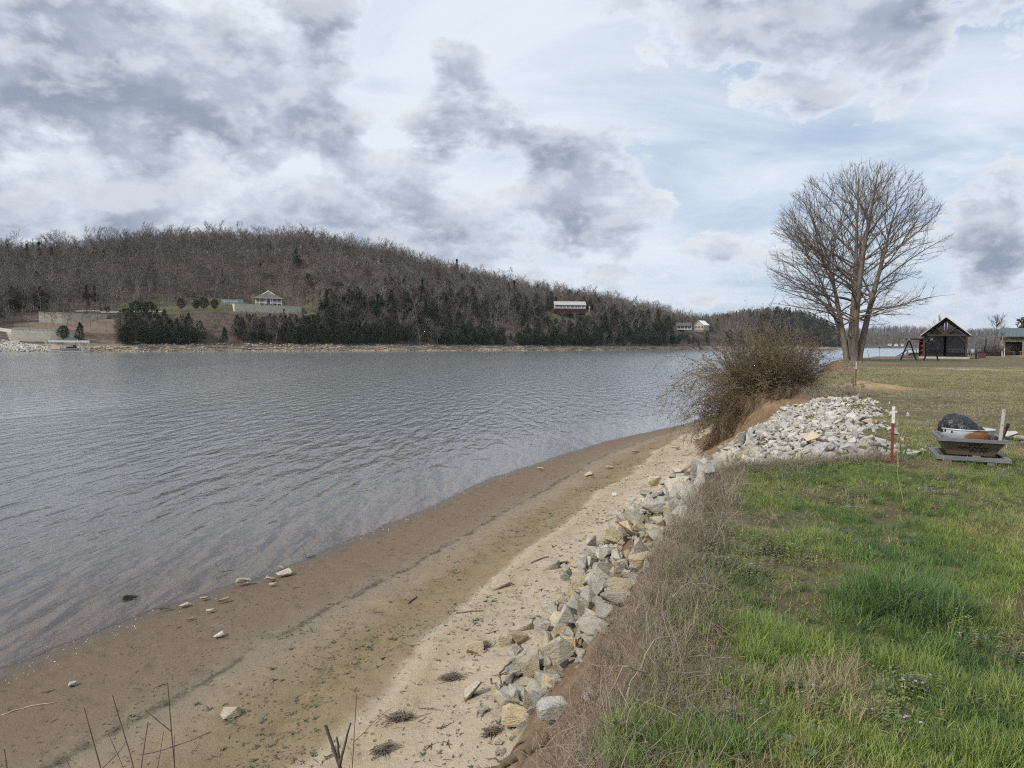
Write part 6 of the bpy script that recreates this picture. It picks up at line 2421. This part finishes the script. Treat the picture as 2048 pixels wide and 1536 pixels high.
def porch_house():
    p, rz = far_frame(538, 57)
    e = empty('porch_house', Vector((p.x, p.y, 24.7)), rz, 'tan house with a brown hip roof and white porch above the stone wall', 'house')
    W_, D_ = 14.4, 11
    zd, ze = 1.9, 4.7
    MB().box((0, D_ / 2 + 2.4, (ze) / 2), (W_ - .6, D_ - 1, ze)).part('wall', M_CREAM, e)
    MB().box((0, 1.2, zd - .12), (W_, 2.6, .25)).part('porch_deck', M_WHITE_P, e)
    for k in range(7):
        x = -W_ / 2 + .2 + k * (W_ - .4) / 6
        if k != 3:
            MB().box((x, .1, (zd + ze) / 2), (.30, .30, ze - zd)).part('porch_post', M_WHITE_P, e)
        MB().box((x, .15, zd / 2 - .2), (.55, .5, zd)).part('pier', M_CREAM, e)
    for x in (-1.25, 1.25):
        MB().box((x, .1, (zd + ze) / 2), (.34, .30, ze - zd)).part('porch_post', M_WHITE_P, e)
    for s in (-1, 1):
        for z in (zd + .95, zd + .15):
            MB().box((s * (W_ / 4 + .6), .1, z), (W_ / 2 - 1.6, .10, .12)).part('rail', M_WHITE_P, e)
        for k in range(16):
            MB().box((s * (1.6 + k * .36), .1, zd + .55), (.10, .06, .8)).part('baluster', M_WHITE_P, e)
    for x in (-5.3, -2.9, 2.9, 5.3):
        wn = MB().box((x, 2.86, zd + 1.45), (1.7, .10, 1.9)).part('window', M_GLASS, e)
        MB().box((x, 2.79, zd + 1.45), (.10, .06, 1.9)).part('mullion', M_WHITE_P, wn)
    MB().box((0, 2.86, zd + 1.1), (1.3, .12, 2.1)).part('door', M_GLASS, e)
    st = MB()
    for k in range(6):
        st.box((0, -.3 - k * .32, zd - .25 - k * .3), (2.3, .34, .3))
    st.part('steps', M_ROOFB, e)
    for s in (-1, 1):
        MB().beam((s * 1.3, -.1, zd + .7), (s * 1.3, -2.2, .9), .25).part('stair_rail', M_WHITE_P, e)
    # hip roof with a small gablet on top
    hw, y0, y1 = W_ / 2 + .8, -.7, D_ + 2.6
    rz_, rh = 1.6, 8.0
    ym = (y0 + y1) / 2
    V = [(-hw, y0, ze), (hw, y0, ze), (hw, y1, ze), (-hw, y1, ze), (-rz_, ym - 2.4, rh), (rz_, ym - 2.4, rh), (rz_, ym + 2.4, rh), (-rz_, ym + 2.4, rh),
         (-hw, y0, ze - .3), (hw, y0, ze - .3), (hw, y1, ze - .3), (-hw, y1, ze - .3)]
    F_ = [[0, 1, 5, 4], [1, 2, 6, 5], [2, 3, 7, 6], [3, 0, 4, 7], [4, 5, 6, 7], [8, 9, 1, 0], [9, 10, 2, 1], [10, 11, 3, 2], [11, 8, 0, 3], [11, 10, 9, 8]]
    rf = obj('roof', mesh('roof', V, F_, M_ROOFB), e)
    MB().prism([(-3.6, rh - 1.5), (3.6, rh - 1.5), (0, rh + .75)], ym - 3.9, ym - 3.6).part('gablet', M_CREAM, rf)
    for s in (-1, 1):
        MB().beam((s * 3.9, ym - 4.0, rh - 1.6), (0, ym - 4.0, rh + .85), .42, .5).part('gablet_trim', M_WHITE_P, rf)
    MB().box((0, ym - 1.5, rh + .9), (.9, 4.4, .45)).part('ridge_vent', M_WHITE_P, rf)
    MB().box((0, y0 - .02, ze - .16), (hw * 2 + .1, .12, .3)).part('fascia', M_CREAM, rf)
    MB().box((-W_ / 2 - 1.0, 4, 3.6), (1.3, 1.1, 7.2)).part('chimney', M_BRICK, e)
    return e


porch_house()


def gable_house(name, u, s, z, W_, D_, hw, hr, label, mw, mr, porch=0, skirt=None, yaw=0.0, wins=4, front_gable=False):
    p, rz = far_frame(u, s)
    e = empty(name, Vector((p.x, p.y, z)), rz + yaw, label, 'house')
    b0 = 0.0
    if skirt:
        MB().box((0, D_ / 2 - porch / 2 - .1, skirt[0] / 2 - .4), (W_ + .1, D_ + porch, skirt[0] + .8)).part('skirt', skirt[1], e)
        b0 = skirt[0]
    MB().box((0, D_ / 2, b0 + hw / 2), (W_ - .4, D_, hw)).part('wall', mw, e)
    if front_gable:
        for y in (0, D_):
            MB().prism([(-W_ / 2 + .2, b0 + hw), (W_ / 2 - .2, b0 + hw), (0, b0 + hw + hr)], y - .05 if y else -.01, y + .05 if y else .1).part('gable', mw, e)
        for s_ in (-1, 1):
            V = []
            for y in (-.6, D_ + .6):
                for (x, zz) in ((s_ * (W_ / 2 + .5), b0 + hw - .25), (0, b0 + hw + hr + .1)):
                    for h in (0, .2):
                        V.append((x, y, zz + h))
            obj('roof', mesh('roof', V, [[0, 1, 3, 2], [4, 6, 7, 5], [0, 4, 5, 1], [2, 3, 7, 6], [1, 5, 7, 3], [0, 2, 6, 4]], mr), e)
    else:
        for x in (-W_ / 2 + .2, W_ / 2 - .2):
            V = [(x - .06, 0, b0 + hw), (x - .06, D_, b0 + hw), (x - .06, D_ / 2, b0 + hw + hr), (x + .06, 0, b0 + hw), (x + .06, D_, b0 + hw), (x + .06, D_ / 2, b0 + hw + hr)]
            obj('gable', mesh('gable', V, [[0, 1, 2], [5, 4, 3], [0, 3, 4, 1], [1, 4, 5, 2], [2, 5, 3, 0]], mw), e)
        for (ya, yb, nm) in ((-porch - .6, D_ / 2, 'roof'), (D_ + .6, D_ / 2, 'roof')):
            za = b0 + hw - .15 - (.35 if nm == 'roof' and ya < 0 else 0)
            V = []
            for x in (-W_ / 2 - .5, W_ / 2 + .5):
                for (y, zz) in ((ya, za), (yb, b0 + hw + hr + .1)):
                    for h in (0, .2):
                        V.append((x, y, zz + h))
            obj(nm, mesh(nm, V, [[0, 1, 3, 2], [4, 6, 7, 5], [0, 4, 5, 1], [2, 3, 7, 6], [1, 5, 7, 3], [0, 2, 6, 4]], mr), e)
    if porch:
        MB().box((0, -porch / 2, b0 + .12), (W_, porch, .24)).part('porch_deck', M_WHITE_P, e)
        n = int(W_ / 2.7)
        for k in range(n + 1):
            MB().box((-W_ / 2 + .2 + k * (W_ - .4) / n, -porch + .15, b0 + hw / 2), (.24, .24, hw - .4)).part('porch_post', M_WHITE_P, e)
        MB().box((0, -porch + .1, b0 + 1.05), (W_, .10, .12)).part('rail', M_WHITE_P, e)
        for k in range(int(W_ / .5)):
            MB().box((-W_ / 2 + .3 + k * .5, -porch + .1, b0 + .6), (.10, .06, .85)).part('baluster', M_WHITE_P, e)
    for k in range(wins):
        x = -W_ / 2 + W_ * (k + .5) / wins
        w_ = MB().box((x, -.06 if not front_gable else -.08, b0 + hw * .55), (W_ / wins * .42, .08, hw * .5)).part('window', M_GLASS, e)
        MB().box((x, -.12 if not front_gable else -.14, b0 + hw * .55), (.08, .05, hw * .5)).part('mullion', M_WHITE_P, w_)
    return e


M_GREYROOF = simple('grey_metal_roof', (.37, .375, .36), (.31, .315, .305), 1, .5, .4)
M_OFFWHITE = simple('off_white_siding', (.60, .565, .46), (.52, .49, .40), 1, .8)
M_MAROON = simple('maroon_skirt', (.040, .016, .018), (.028, .014, .015), 1, .9)
gable_house('long_house', 1138, 43, 27.4, 23, 9, 2.9, 2.4, 'long white house with a grey roof and dark red base on the bluff', M_OFFWHITE, M_GREYROOF, 2.6, (3.6, M_MAROON), .10, 6)
gable_house('gabled_house', 1396, 26, 17.5, 9.5, 10, 4.2, 4.0, 'tan gabled house with a bright white roof on the far bluff', simple('tan_siding', (.42, .375, .31), (.35, .31, .26), 1, .8), simple('white_metal_roof', (.80, .80, .79), (.72, .72, .71), 1, .4), 0, (1.2, M_BRICK), -.5, 3, True)
gable_house('grey_house', 1366, 24, 18.0, 13, 9, 3.6, 2.6, 'low grey house half hidden by bare trees on the far bluff', simple('grey_siding', (.16, .155, .15), (.12, .117, .115), 1, .8), simple('dark_roof', (.10, .092, .088), (.075, .07, .068), 1, .9), 1.6, None, .15, 4)
p, rz = far_frame(380, 80)
e = empty('open_shed', p, rz, 'open shed with a pale metal roof among bare trees', 'shed')
MB().box((0, 1.6, 3.25), (7.4, 4.6, .16), Matrix.Rotation(R(-16), 3, 'X') @ Matrix.Rotation(R(3), 3, 'Y')).part('roof', M_GREYROOF, e)
for x in (-3.2, 0, 3.2):
    for y in (0, 3.4):
        MB().box((x, y, 1.3), (.22, .22, 3.2)).part('post', M_BEAM2, e)
MB().box((0, 3.5, 1.2), (6.6, .12, 2.4)).part('back_wall', M_BEAM, e)
for (u, s, h, lb, m) in ((570, 60, 11.5, 'leaning wooden utility pole beside the porch house', M_GBARK), (1176, 46, 7.5, 'pale pole beside the long white house', M_WHITE_P)):
    p, rz = far_frame(u, s)
    e = empty('utility_pole', p, rz, lb, 'pole')
    MB().tube([(0, 0, -.5), (.15, 0, h * .5), (.45, 0, h)], [.20, .17, .13], 7).part('pole', m, e, True)
    MB().box((.43, 0, h - .7), (1.6, .12, .14)).part('crossarm', m, e)


# boat dock
def boat_dock():
    yv = 281
    x = yv * (139 - 1024) / FPX
    rz = .55
    e = empty('boat_dock', (x, yv, 0), rz, 'floating boat dock with a white roof below the terraced walls', 'dock')
    m = simple('dock_metal', (.52, .53, .53), (.42, .43, .43), 1, .5, .4)
    W_, D_ = 13.2, 8.0
    MB().box((0, -D_ / 2 + .6, .32), (W_ + .6, 1.2, .5)).part('front_float', m, e)
    MB().box((0, D_ / 2 - .6, .32), (W_ + .6, 1.2, .5)).part('back_float', m, e)
    for s in (-1, 1):
        MB().box((s * (W_ / 2 - .6), 0, .33), (1.3, D_ - 2.6, .5)).part('side_float', m, e)
        for k in range(3):
            MB().box((s * (W_ / 2 - .3), -D_ / 2 + .5 + k * (D_ - 1) / 2, 2.2), (.30, .30, 3.7)).part('post', M_WHITE_P, e)
    for xx in (-2.2, 2.2):
        MB().box((xx, D_ / 2 - .4, 2.2), (.30, .30, 3.7)).part('post', M_WHITE_P, e)
    MB().box((0, 0, 4.25), (W_ + .4, D_ + .6, .75)).part('roof', simple('dock_roof', (.80, .79, .77), (.72, .71, .69), 1, .5), e)
    for (xa, xb, w_) in ((-8.6, -5.6, 2.0), (2.6, 4.6, 1.0)):
        MB().beam((xa, -D_ / 2 - .2, 5.2), (xb, -D_ / 2 - .6, .6), w_, .12).part('gangway', simple('gangway_%d' % int(xb), (.62, .63, .64), (.52, .53, .54), 1, .6), e)
    # the boat on its lift
    T = Matrix.Translation((x, yv, 0)) @ Matrix.Rotation(rz, 4, 'Z')
    b = empty('motor_boat', T @ Vector((.4, 0, .75)), rz, 'white motor boat with a dark cover under the dock roof', 'boat')
    V, F_ = [], []
    prof = [(-3.4, .95, .0), (-1.5, 1.05, -.05), (1.0, 1.0, 0), (2.6, .6, .1), (3.6, .05, .25)]
    for (xx, hw, dz) in prof:
        V += [(xx, -hw, .95 + dz), (xx, -hw * .75, .25 + dz), (xx, 0, dz), (xx, hw * .75, .25 + dz), (xx, hw, .95 + dz)]
    for k in range(len(prof) - 1):
        for j in range(4):
            F_.append([k * 5 + j, k * 5 + j + 1, k * 5 + j + 6, k * 5 + j + 5])
        F_.append([k * 5 + 4, k * 5, k * 5 + 5, k * 5 + 9])
    F_.append([0, 1, 2, 3, 4])
    obj('hull', mesh('hull', V, F_, M_WHITE_P), b)
    MB().box((.3, 0, 1.15), (3.6, 1.5, .42)).part('cover', M_BLACK, b)
    MB().prism([(.8, 1.3), (2.2, 1.35), (1.3, 2.2), (.9, 2.2)], -.8, .8).part('windscreen', M_GLASS, b)
    MB().box((-3.3, 0, .95), (.5, .5, 1.2)).part('outboard_motor', M_WHITE_P, b)


boat_dock()
# small wooden dock on the right of the far bluff
p = hill_pt(1404, 0)
e = empty('wooden_dock', (p.x, p.y - 4, 0), -.2, 'low grey wooden dock under the gabled house', 'dock')
MB().box((0, 0, 3.2), (8.5, 2.5, .3)).part('deck', M_GBARK, e)
for k in range(5):
    for y in (-1.1, 1.1):
        MB().box((-4 + k * 2, y, 1.3), (.25, .25, 4.6)).part('pile', M_GBARK, e)
MB().beam((-4.2, 0, 3.3), (-11, 3, 7.5), .9, .2).part('stairway', M_GBARK, e)
# three little houses beyond the lake
for k, (u, py, wd, lb) in enumerate(((1779, 690.5, 7, 'distant pale house beyond the lake, nearest the tree'), (1792, 691.5, 7.5, 'distant white house beyond the lake, middle of three'), (1804.5, 691.5, 5, 'distant small white house beyond the lake, beside the swing frame'))):
    q = atdepth(u, py, 1490)
    e = empty('distant_house', q, face_cam(q), lb, 'house', 'distant houses beyond the lake')
    MB().box((0, 3, 1.2), (wd, 6, 4.5)).part('wall', M_WHITE_P, e)
    MB().prism([(-wd / 2 - .4, 3.4), (wd / 2 + .4, 3.4), (0, 6)], 0, 6.4).part('roof', M_GREYROOF if k else M_ROOFB, e)
    MB().box((0, -.05, 1.4), (1.2, .1, 1.4)).part('window', M_GLASS, e)

# evergreen and bare trees one can point to on the far shore
for (u, s, v, sc0, name, lb) in ((128, 10.5, 2, .92, 'cedar_tree', 'bushy cedar on a thin trunk above the boat dock roof'), (161, 10.5, 0, .95, 'cedar_tree', 'second cedar just behind the boat dock, darker and pointed'),
                                 (176, 38, 5, .90, 'pine_tree', 'big dark pine above the upper retaining wall'), (192, 40, 6, .80, 'pine_tree', 'shorter dark pine beside the big one above the upper wall'),
                                 (364, 45, 2, .92, 'cedar_tree', 'round dark cedar on the open lawn below the shed'), (394, 45.5, 4, .85, 'cedar_tree', 'first of three round cedars near the teal wall'),
                                 (409, 45, 2, .98, 'cedar_tree', 'middle of three round cedars near the teal wall'), (431, 45.5, 4, .92, 'cedar_tree', 'round cedar closest to the teal wall'),
                                 (276, 20, 2, 1.75, 'cedar_tree', 'largest dark cedar on the slope right of the clay bank'), (255, 16, 4, 1.6, 'cedar_tree', 'wide dark cedar low on the slope right of the clay bank'), (300, 22, 2, 1.5, 'cedar_tree', 'dark cedar behind the largest one on the slope'),
                                 (22, 150, 5, 1.0, 'pine_tree', 'dark pine breaking the skyline at the picture edge'), (60, 152, 5, .95, 'pine_tree', 'second dark pine breaking the skyline'), (84, 156, 6, .9, 'pine_tree', 'third dark pine breaking the skyline'),
                                 (1110, 70, 1, 1.2, 'cedar_tree', 'dark cedar behind the long white house roof end'), (1165, 72, 3, 1.25, 'cedar_tree', 'tall dark cedar behind the right end of the long white house'), (1345, 60, 3, 1.2, 'cedar_tree', 'dark pointed cedar above the grey house')):
    p = hill_pt(u, s)
    place_tree(name, CED_V[v], p, sc0, lb, 'tree', None)
for (u, s, sc0) in ((60, 20, .8), (92, 28, .95), (104, 16, 1.05), (110, 26, .9), (131, 15, .95), (142, 30, .85), (165, 30, 1.0), (183, 18, .85), (196, 30, 1.0), (214, 22, .8), (230, 38, 1.0), (246, 44, .95), (262, 48, 1.0), (214, 40, .9),
                    (300, 56, .95), (320, 44, .8), (343, 42, 1.0), (374, 52, .9), (443, 60, 1.05), (590, 60, .9), (602, 56, .9), (460, 74, 1.0), (500, 76, 1.05), (545, 76, 1.1), (575, 72, 1.0), (620, 66, 1.0), (405, 66, 1.0), (350, 64, 1.0), (280, 62, 1.0), (330, 72, .9)):
    place_tree('bare_tree', random.choice(BARE_V), hill_pt(u, s), sc0 * .95, 'bare grey tree standing on the open terraces around the far walls' if u < 240 else 'bare grey tree standing on the open lawn around the porch house', 'tree',
               'bare trees on the terraces' if u < 240 else 'bare trees on the porch house lawn')

# white stone riprap below the road
n = 1500
uu = rng.uniform(-60, 96, n)
ss_ = rng.uniform(.2, 11.5, n)
xx, yy, zz = hill_h(uu, ss_)
keepp = ss_ < np.interp(uu, [-60, 40, 96], [12, 11, 4])
scatter('far_riprap', np.stack([xx, yy, zz + .1], 1)[keepp], WROCKS, rots(int(keepp.sum()), .6), rng.uniform(.6, 1.5, int(keepp.sum())), rng.integers(0, 12, int(keepp.sum())), 'white stone riprap below the road across the water', 'riprap')
n = 1400
uu = rng.uniform(150, 1420, n)
ss_ = rng.uniform(-.4, 3.0, n)
xx, yy, zz = hill_h(uu, ss_)
scatter('shore_stones', np.stack([xx, yy, zz], 1), TROCKS, rots(n, .3), rng.uniform(.5, 1.9, n), rng.integers(0, 9, n), 'broken tan stones along the far waterline', 'stones')

# ------------------------------------------------------------------ air
def haze():
    m = bpy.data.materials.new('haze_air')
    m.use_nodes = True
    m.node_tree.nodes.clear()
    t = NT(m.node_tree)
    v = t.new('ShaderNodeVolumePrincipled')
    v.inputs['Color'].default_value = (.80, .88, 1.0, 1)
    v.inputs['Density'].default_value = HAZE
    v.inputs['Anisotropy'].default_value = .2
    t.l.new(v.outputs[0], t.new('ShaderNodeOutputMaterial').inputs['Volume'])
    b = MB()
    b.box((400, 1600, 60), (6000, 5000, 140))
    o = obj('haze', b.me('haze', m))
    tag(o, kind='stuff')


HAZE = 0.00006
if HAZE > 0:
    haze()
